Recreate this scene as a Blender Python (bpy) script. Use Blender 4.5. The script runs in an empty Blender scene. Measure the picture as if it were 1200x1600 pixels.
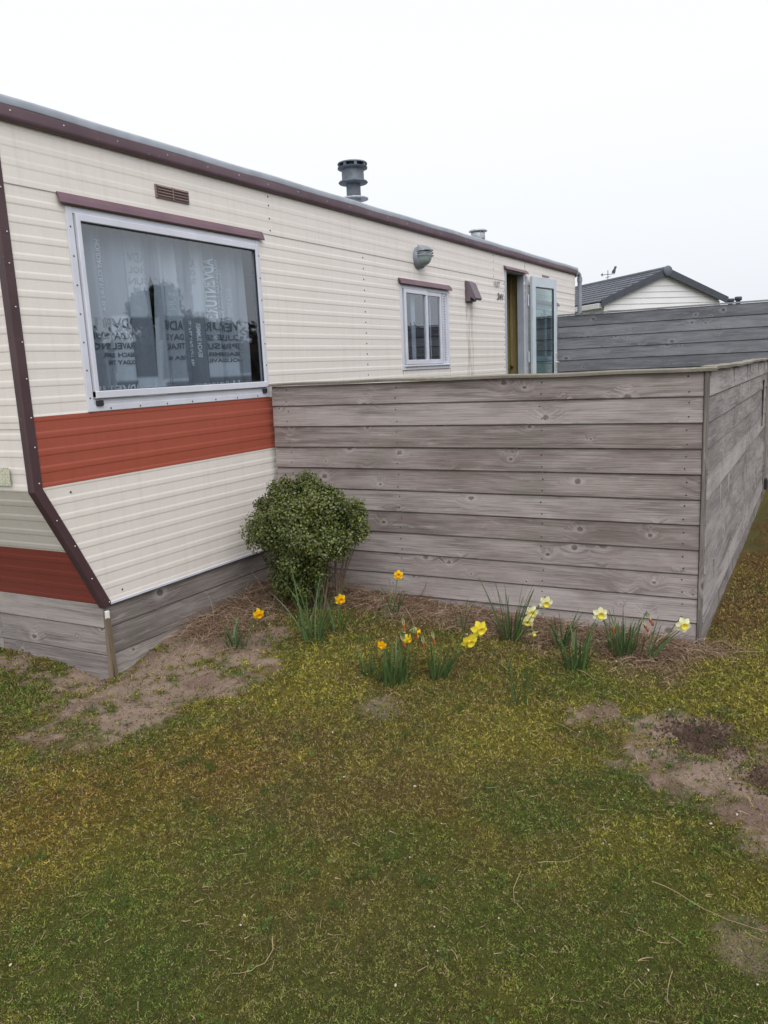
import bpy, math, random
import numpy as np
from mathutils import Vector, Matrix, Euler
PI = math.pi
R = math.radians
scene = bpy.context.scene
COL = scene.collection

# ------------------------------------------------------------------ camera
cam_d = bpy.data.cameras.new("camera")
cam = bpy.data.objects.new("camera", cam_d)
COL.objects.link(cam)
right = Vector((0.861, 0.507, -0.045)); fwd = Vector((-0.5057, 0.8428, -0.1837)).normalized()
right = (right - fwd * right.dot(fwd)).normalized(); up = right.cross(fwd)
CAM = Vector((3.328, -4.076, 1.55))
m = Matrix.Identity(4)
for i in range(3):
    m[i][0] = right[i]; m[i][1] = up[i]; m[i][2] = -fwd[i]; m[i][3] = CAM[i]
cam.matrix_world = m
cam_d.sensor_fit = 'VERTICAL'; cam_d.sensor_height = 36.0; cam_d.sensor_width = 27.0
cam_d.lens = 36.0 * 1195 / 1600
cam_d.clip_start = 0.05; cam_d.clip_end = 2000
scene.camera = cam

# ------------------------------------------------------------------ light
SUN_EL, SUN_AZ = R(50), R(132)          # azimuth from +Y towards +X
world = bpy.data.worlds.new("World"); scene.world = world; world.use_nodes = True
wt = world.node_tree; wn = wt.nodes; wl = wt.links
for n in list(wn): wn.remove(n)
out = wn.new('ShaderNodeOutputWorld'); bg = wn.new('ShaderNodeBackground')
sky = wn.new('ShaderNodeTexSky'); sky.sky_type = 'NISHITA'; sky.sun_disc = False
sky.sun_elevation = SUN_EL; sky.sun_rotation = SUN_AZ; sky.air_density = 1.0; sky.dust_density = 4.0; sky.ozone_density = 1.0
hs = wn.new('ShaderNodeHueSaturation'); hs.inputs['Saturation'].default_value = 0.25
mx = wn.new('ShaderNodeMix'); mx.data_type = 'RGBA'; mx.inputs['Factor'].default_value = 0.82
wl.new(sky.outputs[0], hs.inputs['Color']); wl.new(hs.outputs[0], mx.inputs['A'])
tc = wn.new('ShaderNodeTexCoord'); sx = wn.new('ShaderNodeSeparateXYZ'); wl.new(tc.outputs['Generated'], sx.inputs[0])
rw = wn.new('ShaderNodeValToRGB'); wl.new(sx.outputs[2], rw.inputs[0])
rw.color_ramp.elements[0].position = .03; rw.color_ramp.elements[0].color = (.835, .87, .925, 1); rw.color_ramp.elements[1].position = .30; rw.color_ramp.elements[1].color = (.96, .968, 1.0, 1)
mu = wn.new('ShaderNodeMix'); mu.data_type = 'RGBA'; mu.blend_type = 'MULTIPLY'; mu.inputs['Factor'].default_value = 1
wl.new(rw.outputs[0], mu.inputs['A']); mu.inputs['B'].default_value = (10.2, 10.2, 10.2, 1); wl.new(mu.outputs['Result'], mx.inputs['B'])
wl.new(mx.outputs['Result'], bg.inputs['Color']); bg.inputs['Strength'].default_value = 0.070
wl.new(bg.outputs[0], out.inputs['Surface'])
sd = bpy.data.lights.new("sun", 'SUN'); sd.energy = 1.4; sd.angle = R(60); sd.color = (1, 0.97, 0.93)
sun = bpy.data.objects.new("sun", sd); COL.objects.link(sun)
sv = Vector((math.sin(SUN_AZ) * math.cos(SUN_EL), math.cos(SUN_AZ) * math.cos(SUN_EL), math.sin(SUN_EL)))
sun.rotation_euler = sv.to_track_quat('Z', 'Y').to_euler()
scene.view_settings.view_transform = 'Standard'; scene.view_settings.look = 'None'
scene.view_settings.exposure = 0.72; scene.view_settings.gamma = 1.0
scene.view_settings.use_curve_mapping = False
scene.cycles.max_bounces = 8; scene.cycles.transparent_max_bounces = 16

# ------------------------------------------------------------------ numpy noise
def _hash(ix, iy, s):
    h = (ix.astype(np.int64) * 374761393 + iy.astype(np.int64) * 668265263 + s * 974711) & 0x7fffffff
    h = ((h ^ (h >> 13)) * 1274126177) & 0x7fffffff
    h = h ^ (h >> 16)
    return (h & 0xffff) / 65535.0
def vnoise(x, y, s=0):
    ix = np.floor(x); iy = np.floor(y); fx = x - ix; fy = y - iy
    fx = fx * fx * (3 - 2 * fx); fy = fy * fy * (3 - 2 * fy)
    a = _hash(ix, iy, s); b = _hash(ix + 1, iy, s); c = _hash(ix, iy + 1, s); d = _hash(ix + 1, iy + 1, s)
    return (a * (1 - fx) + b * fx) * (1 - fy) + (c * (1 - fx) + d * fx) * fy
def fbm(x, y, s=0, o=4):
    r = 0; a = .5; t = 0
    for k in range(o):
        r = r + a * vnoise(x * 2 ** k + 17.3 * k, y * 2 ** k - 9.1 * k, s + k); t += a; a *= .55
    return r / t
def sstep(a, b, x):
    t = np.clip((x - a) / (b - a), 0, 1); return t * t * (3 - 2 * t)
def sdf_poly(x, y, pl):
    d = np.full(x.shape, 1e9); ins = np.zeros(x.shape, bool); n = len(pl)
    for i in range(n):
        ax, ay = pl[i]; bx, by = pl[(i + 1) % n]
        ex, ey = bx - ax, by - ay
        wx, wy = x - ax, y - ay
        t = np.clip((wx * ex + wy * ey) / (ex * ex + ey * ey), 0, 1)
        d = np.minimum(d, np.hypot(wx - ex * t, wy - ey * t))
        c = ((ay > y) != (by > y)) & (x < (bx - ax) * (y - ay) / (by - ay + 1e-12) + ax)
        ins ^= c
    return np.where(ins, -d, d)

# ------------------------------------------------------------------ mesh helpers
def finish(me, mats, name, parent=None, loc=None):
    for m_ in mats: me.materials.append(m_)
    o = bpy.data.objects.new(name, me); COL.objects.link(o)
    if parent is not None: o.parent = parent
    if loc is not None: o.location = loc
    return o
class MB:
    def __init__(s): s.v = []; s.f = []; s.m = []; s.uv = []; s.sm = []
    def face(s, pts, m=0, uv=None, sm=False):
        b = len(s.v); s.v += [tuple(p) for p in pts]; s.f.append(tuple(range(b, b + len(pts)))); s.m.append(m)
        s.uv.append(uv if uv else [(0, 0)] * len(pts)); s.sm.append(sm)
    def grid(s, rows, m=0, closed=False, sm=True, uvf=None):
        b = len(s.v); nr = len(rows); nc = len(rows[0])
        for r in rows: s.v += [tuple(p) for p in r]
        for i in range(nr - 1):
            for j in range(nc if closed else nc - 1):
                j2 = (j + 1) % nc
                s.f.append((b + i * nc + j, b + i * nc + j2, b + (i + 1) * nc + j2, b + (i + 1) * nc + j)); s.m.append(m); s.sm.append(sm)
                s.uv.append([uvf(i, j), uvf(i, j + 1), uvf(i + 1, j + 1), uvf(i + 1, j)] if uvf else [(0, 0)] * 4)
    def box(s, x0, x1, y0, y1, z0, z1, m=0, M=None, bev=0.0, idx=0, ax=0, u0=None):
        """box with uv: u along axis ax, v across + idx"""
        X = (x0, x1); Y = (y0, y1); Z = (z0, z1)
        if bev <= 0:
            c = [Vector((X[i], Y[j], Z[k])) for i in (0, 1) for j in (0, 1) for k in (0, 1)]
            fs = [(0, 1, 3, 2), (4, 6, 7, 5), (0, 4, 5, 1), (2, 3, 7, 6), (0, 2, 6, 4), (1, 5, 7, 3)]
        else:
            c = []; fs = []
            b = bev
            def cc(i, j, k, a):
                p = [X[i], Y[j], Z[k]]; q = (i, j, k)
                for t in range(3):
                    if t != a: p[t] += b if q[t] == 0 else -b
                c.append(Vector(p)); return len(c) - 1
            id_ = {}
            for i in (0, 1):
                for j in (0, 1):
                    for k in (0, 1):
                        for a in range(3): id_[(i, j, k, a)] = cc(i, j, k, a)
            for a in range(3):
                o1, o2 = [t for t in range(3) if t != a]
                for sgn in (0, 1):
                    q = []
                    for (p1, p2) in ((0, 0), (1, 0), (1, 1), (0, 1)):
                        t = [0, 0, 0]; t[a] = sgn; t[o1] = p1; t[o2] = p2
                        q.append(id_[(t[0], t[1], t[2], a)])
                    fs.append(tuple(q))
            for a in range(3):
                o1, o2 = [t for t in range(3) if t != a]
                for p1 in (0, 1):
                    for p2 in (0, 1):
                        t0 = [0, 0, 0]; t0[o1] = p1; t0[o2] = p2; t1 = list(t0); t1[a] = 1
                        fs.append((id_[(*t0, o1)], id_[(*t0, o2)], id_[(*t1, o2)], id_[(*t1, o1)]))
            for i in (0, 1):
                for j in (0, 1):
                    for k in (0, 1): fs.append((id_[(i, j, k, 0)], id_[(i, j, k, 1)], id_[(i, j, k, 2)]))
        cen = Vector(((x0 + x1) / 2, (y0 + y1) / 2, (z0 + z1) / 2))
        lo = (x0, y0, z0)
        for f in fs:
            p = [c[i] for i in f]
            nrm = (p[1] - p[0]).cross(p[2] - p[0])
            fc = sum(p, Vector()) / len(p)
            if nrm.dot(fc - cen) < 0: p.reverse()
            na = max(range(3), key=lambda t: abs(nrm[t]))
            others = [t for t in range(3) if t != ax]
            uv = []
            for q in p:
                u = q[ax] if u0 is None else q[ax] + u0
                if na == ax: u = q[others[0]] + (u0 or 0)
                va = [t for t in others if t != na]
                va = va[0] if va else others[1]
                if na == ax: va = others[1]
                uv.append((u, min(.96, .02 + abs(q[va] - lo[va])) + idx))
            if M is not None: p = [M @ q for q in p]
            s.face(p, m, uv)
    def tube(s, path, r, n=8, m=0, cap=True, sm=True):
        path = [Vector(p) for p in path]
        rr = r if isinstance(r, (list, tuple)) else [r] * len(path)
        rows = []
        prev = None
        for i, p in enumerate(path):
            d = (path[min(i + 1, len(path) - 1)] - path[max(i - 1, 0)]).normalized()
            if prev is None:
                a = d.orthogonal().normalized()
            else:
                a = (prev - d * prev.dot(d)).normalized()
            prev = a; b_ = d.cross(a)
            rows.append([p + (a * math.cos(2 * PI * k / n) + b_ * math.sin(2 * PI * k / n)) * rr[i] for k in range(n)])
        s.grid(rows, m, True, sm)
        if cap:
            s.face(rows[0][::-1], m); s.face(rows[-1], m)
    def lathe(s, prof, n=24, c=(0, 0, 0), m=0, sm=True, axis=None, mod=None):
        """prof = [(r,z)...]; axis: direction vector of local z"""
        M3 = Matrix.Identity(3)
        if axis is not None: M3 = Vector(axis).to_track_quat('Z', 'Y').to_matrix()
        rows = []
        for i, (r, z) in enumerate(prof):
            row = []
            for k in range(n):
                a = 2 * PI * k / n; q = mod(i, a) if mod else 1
                row.append(Vector(c) + M3 @ Vector((r * q * math.cos(a), r * q * math.sin(a), z)))
            rows.append(row)
        s.grid(rows, m, True, sm)
    def build(s, name, mats, parent=None, loc=None):
        me = bpy.data.meshes.new(name); me.from_pydata(s.v, [], s.f)
        me.polygons.foreach_set('material_index', s.m); me.polygons.foreach_set('use_smooth', s.sm)
        u = me.uv_layers.new(name='UVMap'); flat = [c for f in s.uv for p in f for c in p]
        u.data.foreach_set('uv', flat); me.update()
        return finish(me, mats if isinstance(mats, (list, tuple)) else [mats], name, parent, loc)
def fast_mesh(name, verts, faces, cols=None, mat=None, parent=None, smooth=False):
    nv, nf, k = len(verts), len(faces), faces.shape[1]
    me = bpy.data.meshes.new(name)
    me.vertices.add(nv); me.loops.add(nf * k); me.polygons.add(nf)
    me.vertices.foreach_set('co', verts.astype(np.float32).ravel())
    me.loops.foreach_set('vertex_index', faces.astype(np.int32).ravel())
    me.polygons.foreach_set('loop_start', (np.arange(nf) * k).astype(np.int32))
    if smooth: me.polygons.foreach_set('use_smooth', np.ones(nf, bool))
    if cols is not None:
        a = me.attributes.new('Col', 'FLOAT_COLOR', 'POINT')
        c = np.ones((nv, 4), np.float32); c[:, :3] = cols; a.data.foreach_set('color', c.ravel())
    me.update(calc_edges=True)
    return finish(me, [mat] if mat else [], name, parent)
def ribbons(base, dirv, length, width, bend, side, nseg, taper=.85):
    n = len(base); V = np.zeros((n, nseg + 1, 2, 3), np.float32)
    for k in range(nseg + 1):
        t = k / nseg
        p = base + dirv * (length * t)[:, None] + bend * (length * t * t)[:, None]
        w = (width * (1 - taper * t ** 1.5))[:, None] * .5
        V[:, k, 0] = p - side * w; V[:, k, 1] = p + side * w
    F = []
    o = np.arange(n) * (nseg + 1) * 2
    for k in range(nseg):
        F.append(np.stack([o + 2 * k, o + 2 * k + 1, o + 2 * k + 3, o + 2 * k + 2], 1))
    return V.reshape(-1, 3), np.concatenate(F)
def empty(name, label, cat, loc=(0, 0, 0), rz=0, group=None):
    o = bpy.data.objects.new(name, None); COL.objects.link(o); o.location = loc; o.rotation_euler = (0, 0, rz)
    o.empty_display_size = .1
    o['label'] = label; o['category'] = cat
    if group: o['group'] = group
    return o
def tag(o, label, cat, group=None):
    o['label'] = label; o['category'] = cat
    if group: o['group'] = group
    return o

# ------------------------------------------------------------------ materials
class NT:
    def __init__(s, name, rough=.6, metal=0., spec=.5):
        s.mat = bpy.data.materials.new(name); s.mat.use_nodes = True
        s.t = s.mat.node_tree; s.n = s.t.nodes; s.b = s.n['Principled BSDF']
        s.b.inputs['Roughness'].default_value = rough; s.b.inputs['Metallic'].default_value = metal
        s.b.inputs['Specular IOR Level'].default_value = spec
    def new(s, ty, **k):
        n = s.n.new('ShaderNode' + ty)
        for a, b in k.items(): setattr(n, a, b)
        return n
    def link(s, a, b): s.t.links.new(a, b)
    def put(s, sock, v):
        if hasattr(v, 'links') or isinstance(v, bpy.types.NodeSocket): s.link(v, sock)
        else: sock.default_value = v
    def math(s, op, a, b=None, c=None, clamp=False):
        n = s.new('Math', operation=op, use_clamp=clamp); s.put(n.inputs[0], a)
        if b is not None: s.put(n.inputs[1], b)
        if c is not None: s.put(n.inputs[2], c)
        return n.outputs[0]
    def coord(s, which='Object'): return s.new('TexCoord').outputs[which]
    def mapping(s, vec, scale=(1, 1, 1), loc=(0, 0, 0)):
        n = s.new('Mapping'); s.link(vec, n.inputs['Vector']); n.inputs['Scale'].default_value = scale; n.inputs['Location'].default_value = loc
        return n.outputs[0]
    def noise(s, vec, scale, detail=4, rough=.55, dist=0., col=False):
        n = s.new('TexNoise'); s.link(vec, n.inputs['Vector']); n.inputs['Scale'].default_value = scale
        n.inputs['Detail'].default_value = detail; n.inputs['Roughness'].default_value = rough; n.inputs['Distortion'].default_value = dist
        return n.outputs['Color' if col else 'Fac']
    def ramp(s, fac, stops, interp='LINEAR'):
        n = s.new('ValToRGB'); s.link(fac, n.inputs[0]); cr = n.color_ramp; cr.interpolation = interp
        while len(cr.elements) < len(stops): cr.elements.new(.5)
        for e, (p, c) in zip(cr.elements, stops):
            e.position = p; e.color = (*c, 1) if len(c) == 3 else c
        return n.outputs[0]
    def mix(s, f, a, b, mode='MIX'):
        n = s.new('Mix', data_type='RGBA', blend_type=mode)
        s.put(n.inputs['Factor'], f)
        for k, v in (('A', a), ('B', b)):
            if isinstance(v, tuple): v = (*v, 1) if len(v) == 3 else v
            s.put(n.inputs[k], v)
        return n.outputs['Result']
    def bump(s, h, strength=.3, dist=.01, normal=None):
        n = s.new('Bump'); s.link(h, n.inputs['Height']); n.inputs['Strength'].default_value = strength; n.inputs['Distance'].default_value = dist
        if normal is not None: s.link(normal, n.inputs['Normal'])
        return n.outputs[0]
    def base(s, c): s.put(s.b.inputs['Base Color'], (*c, 1) if isinstance(c, tuple) and len(c) == 3 else c)
    def nrm(s, c): s.link(c, s.b.inputs['Normal'])
    def rough(s, c): s.put(s.b.inputs['Roughness'], c)

def simple(name, c, rough=.5, metal=0., var=.15, scale=8, spec=.5, bump=0., bscale=200):
    k = NT(name, rough, metal, spec); co = k.coord()
    n = k.noise(co, scale, 5)
    lo = tuple(x * (1 - var) for x in c); hi = tuple(min(1, x * (1 + var)) for x in c)
    k.base(k.ramp(n, [(.3, lo), (.7, hi)]))
    if bump: k.nrm(k.bump(k.noise(co, bscale, 2), bump, .002))
    k.rough(k.math('MULTIPLY_ADD', k.noise(co, scale * 2, 3), .25, rough - .12))
    return k.mat

def clad_mat(name, c, dirt=(.40, .35, .31), grime=.5):
    k = NT(name, .42); co = k.coord()
    stucco = k.noise(co, 420, 2, .6)
    mott = k.noise(co, 2.2, 5, .6)
    streak = k.noise(k.mapping(co, (14, 14, .9)), 1.6, 4, .6)
    hr = k.noise(k.mapping(co, (.5, .5, 26)), 1.4, 3, .55)
    fine = k.noise(co, 90, 3, .7)
    base = k.mix(k.math('MULTIPLY', mott, .35), c, tuple(x * .86 for x in c))
    f = k.math('MULTIPLY', k.ramp(streak, [(.5, (0, 0, 0)), (.78, (1, 1, 1))]), grime * .45)
    base = k.mix(f, base, dirt)
    f2 = k.math('MULTIPLY', k.ramp(hr, [(.5, (0, 0, 0)), (.8, (1, 1, 1))]), grime * .35)
    base = k.mix(f2, base, dirt)
    base = k.mix(k.math('MULTIPLY', k.ramp(fine, [(.55, (0, 0, 0)), (.8, (1, 1, 1))]), .12), base, tuple(x * .6 for x in c))
    k.base(base)
    k.nrm(k.bump(stucco, .35, .0015, k.bump(k.noise(k.mapping(co, (1, 1, .6)), 3.2, 3), .5, .012)))
    k.rough(k.math('MULTIPLY_ADD', mott, .2, .38))
    return k.mat

def wood_mat(name, dark, lite, warm=(.20, .15, .12), lichen=0., knot=.80, contrast=1.):
    k = NT(name, .85, 0, .25); uv = k.new('TexCoord').outputs['UV']
    sp = k.new('SeparateXYZ'); k.link(uv, sp.inputs[0]); u = sp.outputs[0]; v = sp.outputs[1]
    idx = k.math('FLOOR', v); vf = k.math('FRACT', v)
    wn_ = k.new('TexWhiteNoise', noise_dimensions='1D'); k.link(idx, wn_.inputs['W']); rnd = wn_.outputs['Value']
    u2 = k.math('ADD', u, k.math('MULTIPLY', rnd, 37.0))
    def vec(a, b, c=0.):
        n = k.new('CombineXYZ'); k.put(n.inputs[0], a); k.put(n.inputs[1], b); k.put(n.inputs[2], c); return n.outputs[0]
    M = lambda a, b: k.math('MULTIPLY', a, b)
    # knots
    kv = vec(M(u2, 5.6), k.math('ADD', M(vf, 7.2), M(rnd, 9.0)))
    vo = k.new('TexVoronoi', voronoi_dimensions='2D', feature='F1'); k.link(kv, vo.inputs['Vector']); vo.inputs['Scale'].default_value = 1.0
    d = k.math('ADD', vo.outputs['Distance'], M(k.math('SUBTRACT', k.noise(vec(M(u2, 26.), M(vf, 34.), rnd), 1, 4, .7), .5), .16))
    spc = k.new('SeparateColor'); k.link(vo.outputs['Color'], spc.inputs[0])
    on = k.math('GREATER_THAN', spc.outputs[0], knot)
    size = k.math('MULTIPLY_ADD', k.math('POWER', spc.outputs[1], 1.8), .105, .03)
    dn = k.math('DIVIDE', d, size)
    core = M(k.ramp(M(dn, .5), [(.38, (1, 1, 1)), (.60, (0, 0, 0))]), on)
    ring = M(k.ramp(M(dn, .2), [(.18, (0, 0, 0)), (.26, (1, 1, 1)), (.6, (0, 0, 0))]), on)
    bulge = M(M(k.ramp(M(dn, .14), [(0., (1, 1, 1)), (1., (0, 0, 0))]), on), .35)
    # grain
    wob = k.noise(vec(M(u2, 1.3), M(vf, 5.), M(rnd, 20.)), 1, 3)
    w2 = k.math('ADD', M(vf, 34.), k.math('ADD', M(wob, 5.0), M(bulge, 5.)))
    fig = k.math('MULTIPLY_ADD', k.math('SINE', M(w2, 6.2832 * .55)), .5, .5)
    fine = k.noise(vec(M(u2, 3.5), k.math('ADD', M(vf, 330.), M(bulge, 60.)), M(rnd, 9.)), 1, 5, .7)
    fine2 = k.noise(vec(M(u2, 9.), M(vf, 700.), 3.), 1, 3, .7)
    blotch = k.noise(vec(M(u2, 1.6), M(vf, 9.), M(rnd, 5.)), 1, 4, .6)
    figm = M(k.ramp(fig, [(.0, (0, 0, 0)), (.65, (.15, .15, .15)), (1., (1, 1, 1))]), k.ramp(k.noise(vec(M(u2, .8), M(vf, 8.), k.math('ADD', M(rnd, 11.), 4.)), 1, 2), [(.42, (0, 0, 0)), (.62, (1, 1, 1))]))
    g = k.math('ADD', M(fine, .62), k.math('ADD', M(fine2, .14), M(blotch, .4)))
    g = k.math('ADD', k.math('SUBTRACT', g, M(figm, .075)), k.math('MULTIPLY_ADD', rnd, .17, -.14))
    g = k.math('MULTIPLY_ADD', k.math('SUBTRACT', g, .5), contrast, .5)
    c = k.ramp(g, [(.22, tuple(x * .55 for x in dark)), (.4, dark), (.62, lite), (.82, tuple(min(1, x * 1.35) for x in lite))])
    c = k.mix(M(k.ramp(blotch, [(.45, (0, 0, 0)), (.75, (1, 1, 1))]), .45), c, warm)
    c = k.mix(M(M(ring, fine), .75), c, tuple(min(1, x * 1.35) for x in lite))
    c = k.mix(M(core, M(k.noise(vec(M(u2, 60.), M(vf, 90.), rnd), 1, 3), 1.25)), c, tuple(x * .38 for x in dark))
    wing = M(k.ramp(k.noise(vec(M(u2, 5.), M(vf, 26.), M(rnd, 3.)), 1, 4, .65), [(.60, (0, 0, 0)), (.72, (1, 1, 1))]), .38)
    c = k.mix(wing, c, tuple(min(1, x * 1.3) for x in lite))
    drk = M(k.ramp(k.noise(vec(M(u2, 3.2), M(vf, 60.), k.math('ADD', M(rnd, 7.), 2.)), 1, 5, .7), [(.58, (0, 0, 0)), (.70, (1, 1, 1))]), .45)
    c = k.mix(drk, c, tuple(x * .6 for x in dark))
    crk = M(k.ramp(k.noise(vec(M(u2, 1.1), M(vf, 150.), k.math('ADD', M(rnd, 5.), 8.)), 1, 3, .6), [(.66, (0, 0, 0)), (.70, (1, 1, 1))]), .6)
    c = k.mix(crk, c, tuple(x * .35 for x in dark))
    wst = M(k.ramp(k.noise(vec(M(u2, 2.1), M(vf, 95.), k.math('ADD', M(rnd, 3.), 14.)), 1, 4, .7), [(.60, (0, 0, 0)), (.70, (1, 1, 1))]), .4)
    c = k.mix(wst, c, tuple(min(1, x * 1.3) for x in lite))
    ob_ = k.coord(); big = k.noise(k.mapping(ob_, (.9, .9, 1.6)), 1.7, 5, .62)
    c = k.mix(M(k.ramp(big, [(.50, (0, 0, 0)), (.72, (1, 1, 1))]), .5), c, tuple(x * .62 for x in warm))
    c = k.mix(M(k.ramp(k.noise(ob_, 2.6, 5, .65), [(.60, (0, 0, 0)), (.72, (1, 1, 1))]), .28), c, (.15, .165, .11))
    if lichen:
        co = k.coord(); ln = k.noise(co, 60, 5, .75); lm = k.ramp(ln, [(.5, (0, 0, 0)), (.6, (1, 1, 1))])
        c = k.mix(M(lm, lichen), c, (.33, .33, .22))
        c = k.mix(M(k.ramp(k.noise(co, 14, 4), [(.5, (0, 0, 0)), (.65, (1, 1, 1))]), lichen * .7), c, (.13, .13, .06))
    k.base(c)
    hgt = k.math('SUBTRACT', k.math('ADD', fine, M(ring, .5)), M(core, .8))
    k.nrm(k.bump(hgt, .4, .0012))
    return k.mat

def vcol_mat(name, rough=.85, spec=.15, var=.0, trans=0.):
    k = NT(name, rough, 0, spec); a = k.new('Attribute', attribute_name='Col').outputs['Color']
    if var:
        n = k.noise(k.coord(), 30, 3); a = k.mix(var, a, k.ramp(n, [(.3, (.3, .3, .3)), (.7, (1, 1, 1))]), 'MULTIPLY')
    k.base(a)
    if trans:
        tr = k.new('BsdfTranslucent'); k.link(a, tr.inputs['Color'])
        mxs = k.new('MixShader'); mxs.inputs[0].default_value = trans
        k.link(k.b.outputs[0], mxs.inputs[1]); k.link(tr.outputs[0], mxs.inputs[2])
        k.link(mxs.outputs[0], k.n['Material Output'].inputs['Surface'])
    return k.mat

def glass_mat(name, tint=(.82, .86, .9), refl=1., base=.04):
    k = NT(name); k.n.remove(k.b)
    tr = k.new('BsdfTransparent'); tr.inputs[0].default_value = (*tint, 1)
    gl = k.new('BsdfGlossy'); gl.inputs['Roughness'].default_value = .005; gl.inputs[0].default_value = (.95, .97, 1, 1)
    fr = k.new('Fresnel'); bf_ = k.new('NewGeometry').outputs['Backfacing']; k.link(k.math('MULTIPLY_ADD', bf_, 1 / 1.52 - 1.52, 1.52), fr.inputs['IOR'])
    co = k.coord(); nb = k.bump(k.noise(co, 2.5, 2), .12, .01)
    k.link(nb, gl.inputs['Normal'])
    f = k.math('MULTIPLY_ADD', fr.outputs[0], refl, base, clamp=True)
    ms = k.new('MixShader'); k.link(f, ms.inputs[0]); k.link(tr.outputs[0], ms.inputs[1]); k.link(gl.outputs[0], ms.inputs[2])
    k.link(ms.outputs[0], k.n['Material Output'].inputs['Surface'])
    return k.mat

def chipped_mat(name, paint, under, amount=.62, scale=35, rough=.5):
    k = NT(name, rough); co = k.coord()
    n = k.noise(co, scale, 4, .7); b = k.noise(co, 5, 4, .6)
    c = k.ramp(b, [(.3, tuple(x * .8 for x in paint)), (.7, tuple(x * 1.15 for x in paint))])
    m_ = k.ramp(n, [(amount, (0, 0, 0)), (amount + .02, (1, 1, 1))])
    k.base(k.mix(m_, c, under)); k.nrm(k.bump(n, .15, .002))
    return k.mat

CREAM = (.72, .68, .65)
M_cream = clad_mat('cream_cladding', CREAM, grime=.42)
M_orange = clad_mat('orange_paint', (.33, .075, .045), dirt=(.18, .045, .025), grime=.5)
M_red = clad_mat('red_paint', (.27, .060, .048), dirt=(.15, .035, .02), grime=.45)
M_trim = chipped_mat('brown_trim_paint', (.062, .032, .038), (.30, .26, .24), .70)
M_hood = chipped_mat('mauve_hood_paint', (.145, .082, .108), (.28, .22, .24), .74)
M_gutter = chipped_mat('mauve_gutter_paint', (.13, .083, .105), (.42, .44, .47), .69, 22)
M_alu = simple('weathered_aluminium', (.30, .33, .38), .42, .25, .12, 10, bump=.1)
M_white = simple('white_coated_frame', (.56, .58, .66), .35, 0, .07, 6)
M_grey = simple('grey_coated_frame', (.34, .37, .43), .4, 0, .1, 6)
M_rubber = simple('black_rubber', (.02, .02, .025), .6, 0, .2)
M_glass = glass_mat('window_glass', (.84, .88, .92), 1.25, .035)
M_glass2 = glass_mat('door_glass', (.62, .74, .74), 1.3, .05)
M_zinc = simple('zinc_flue', (.42, .44, .47), .5, .35, .2, 25)
M_darkflue = simple('dark_flue_paint', (.10, .12, .15), .5, .1, .3, 30)
M_screw = simple('screw_dark', (.05, .045, .04), .5, .3)
M_screwl = simple('screw_light', (.55, .52, .5), .5, .3)
M_ventb = simple('brown_vent_plastic', (.20, .145, .14), .5, 0, .15)
M_dark = simple('dark_inside', (.015, .015, .017), .8)
M_lampbody = simple('grey_lamp_body', (.20, .22, .26), .45, 0, .15)
M_cowl = simple('brown_cowl_plastic', (.125, .10, .12), .5, 0, .15)
M_fence = wood_mat('weathered_fence_boards', (.195, .163, .156), (.378, .345, .342), (.235, .185, .168), knot=.64, contrast=1.6)
M_fence_side = wood_mat('weathered_side_boards', (.195, .178, .180), (.41, .385, .392), (.27, .23, .21), knot=.72, contrast=1.3)
M_fence_back = wood_mat('dark_stained_boards', (.125, .132, .150), (.265, .275, .30), (.17, .172, .19), knot=.66, contrast=1.3)
M_skirt = wood_mat('skirting_boards', (.17, .15, .145), (.34, .315, .305), (.21, .165, .14), knot=.74, contrast=1.5)
M_cap = wood_mat('mossy_cap_wood', (.12, .11, .10), (.30, .28, .25), lichen=.32)
M_postw = wood_mat('fence_post_wood', (.165, .148, .140), (.36, .335, .325), contrast=1.4)
M_lath = wood_mat('brown_lath_wood', (.09, .07, .045), (.2, .16, .11))

# ------------------------------------------------------------------ ground
SAND_A = [(-3.0, -1.2), (-1.2, -1.3), (-.88, -1.56), (-0.47, -1.6), (-.2, -1.5), (-.2, -1.0), (0.05, -0.85), (0.30, -0.80), (0.55, -0.72), (0.70, -1.0), (0.80, -1.35), (0.70, -1.55), (0.62, -1.75), (0.62, -2.0), (0.48, -2.18), (0.27, -2.1), (0.15, -1.88), (-0.19, -1.72), (-0.49, -1.74), (-1.0, -1.8), (-3.0, -1.9)]
SAND_B = [(2.35, -0.8), (2.5, -0.69), (2.66, -0.8), (2.79, -0.77), (2.96, -0.68), (3.04, -0.91), (3.16, -0.94), (3.5, -1.01), (3.9, -1.3), (3.6, -1.75), (3.31, -1.62), (3.2, -1.57), (3.14, -1.54), (2.98, -1.36), (2.77, -1.32), (2.64, -1.27), (2.57, -1.08), (2.42, -0.95)]
SAND_C = [(3.16, -2.02), (3.23, -1.96), (3.5, -2.0), (3.45, -2.25), (3.25, -2.18), (3.17, -2.12)]
SAND_D = [(1.36, -1.21), (1.54, -1.17), (1.7, -1.28), (1.61, -1.36), (1.45, -1.33)]
def sand_mask(x, y):
    nz = (fbm(x * 5, y * 5, 3) - .5) * .36 + (fbm(x * 26, y * 26, 5) - .5) * .20
    m_ = np.zeros(x.shape)
    for pl, amp, off in ((SAND_A, 1, -.02), (SAND_B, 1, 0.0), (SAND_C, .5, 0), (SAND_D, .7, .03)):
        d = sdf_poly(x, y, pl) + nz + off
        m_ = np.maximum(m_, amp * sstep(.05, -.05, d))
    brk = fbm(x * 6 + 40, y * 6, 91); brk2 = fbm(x * 22, y * 22, 93)
    return m_ * (1 - np.where(x > 2, .4, .7) * sstep(.52, .62, brk * .6 + brk2 * .4))
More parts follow.
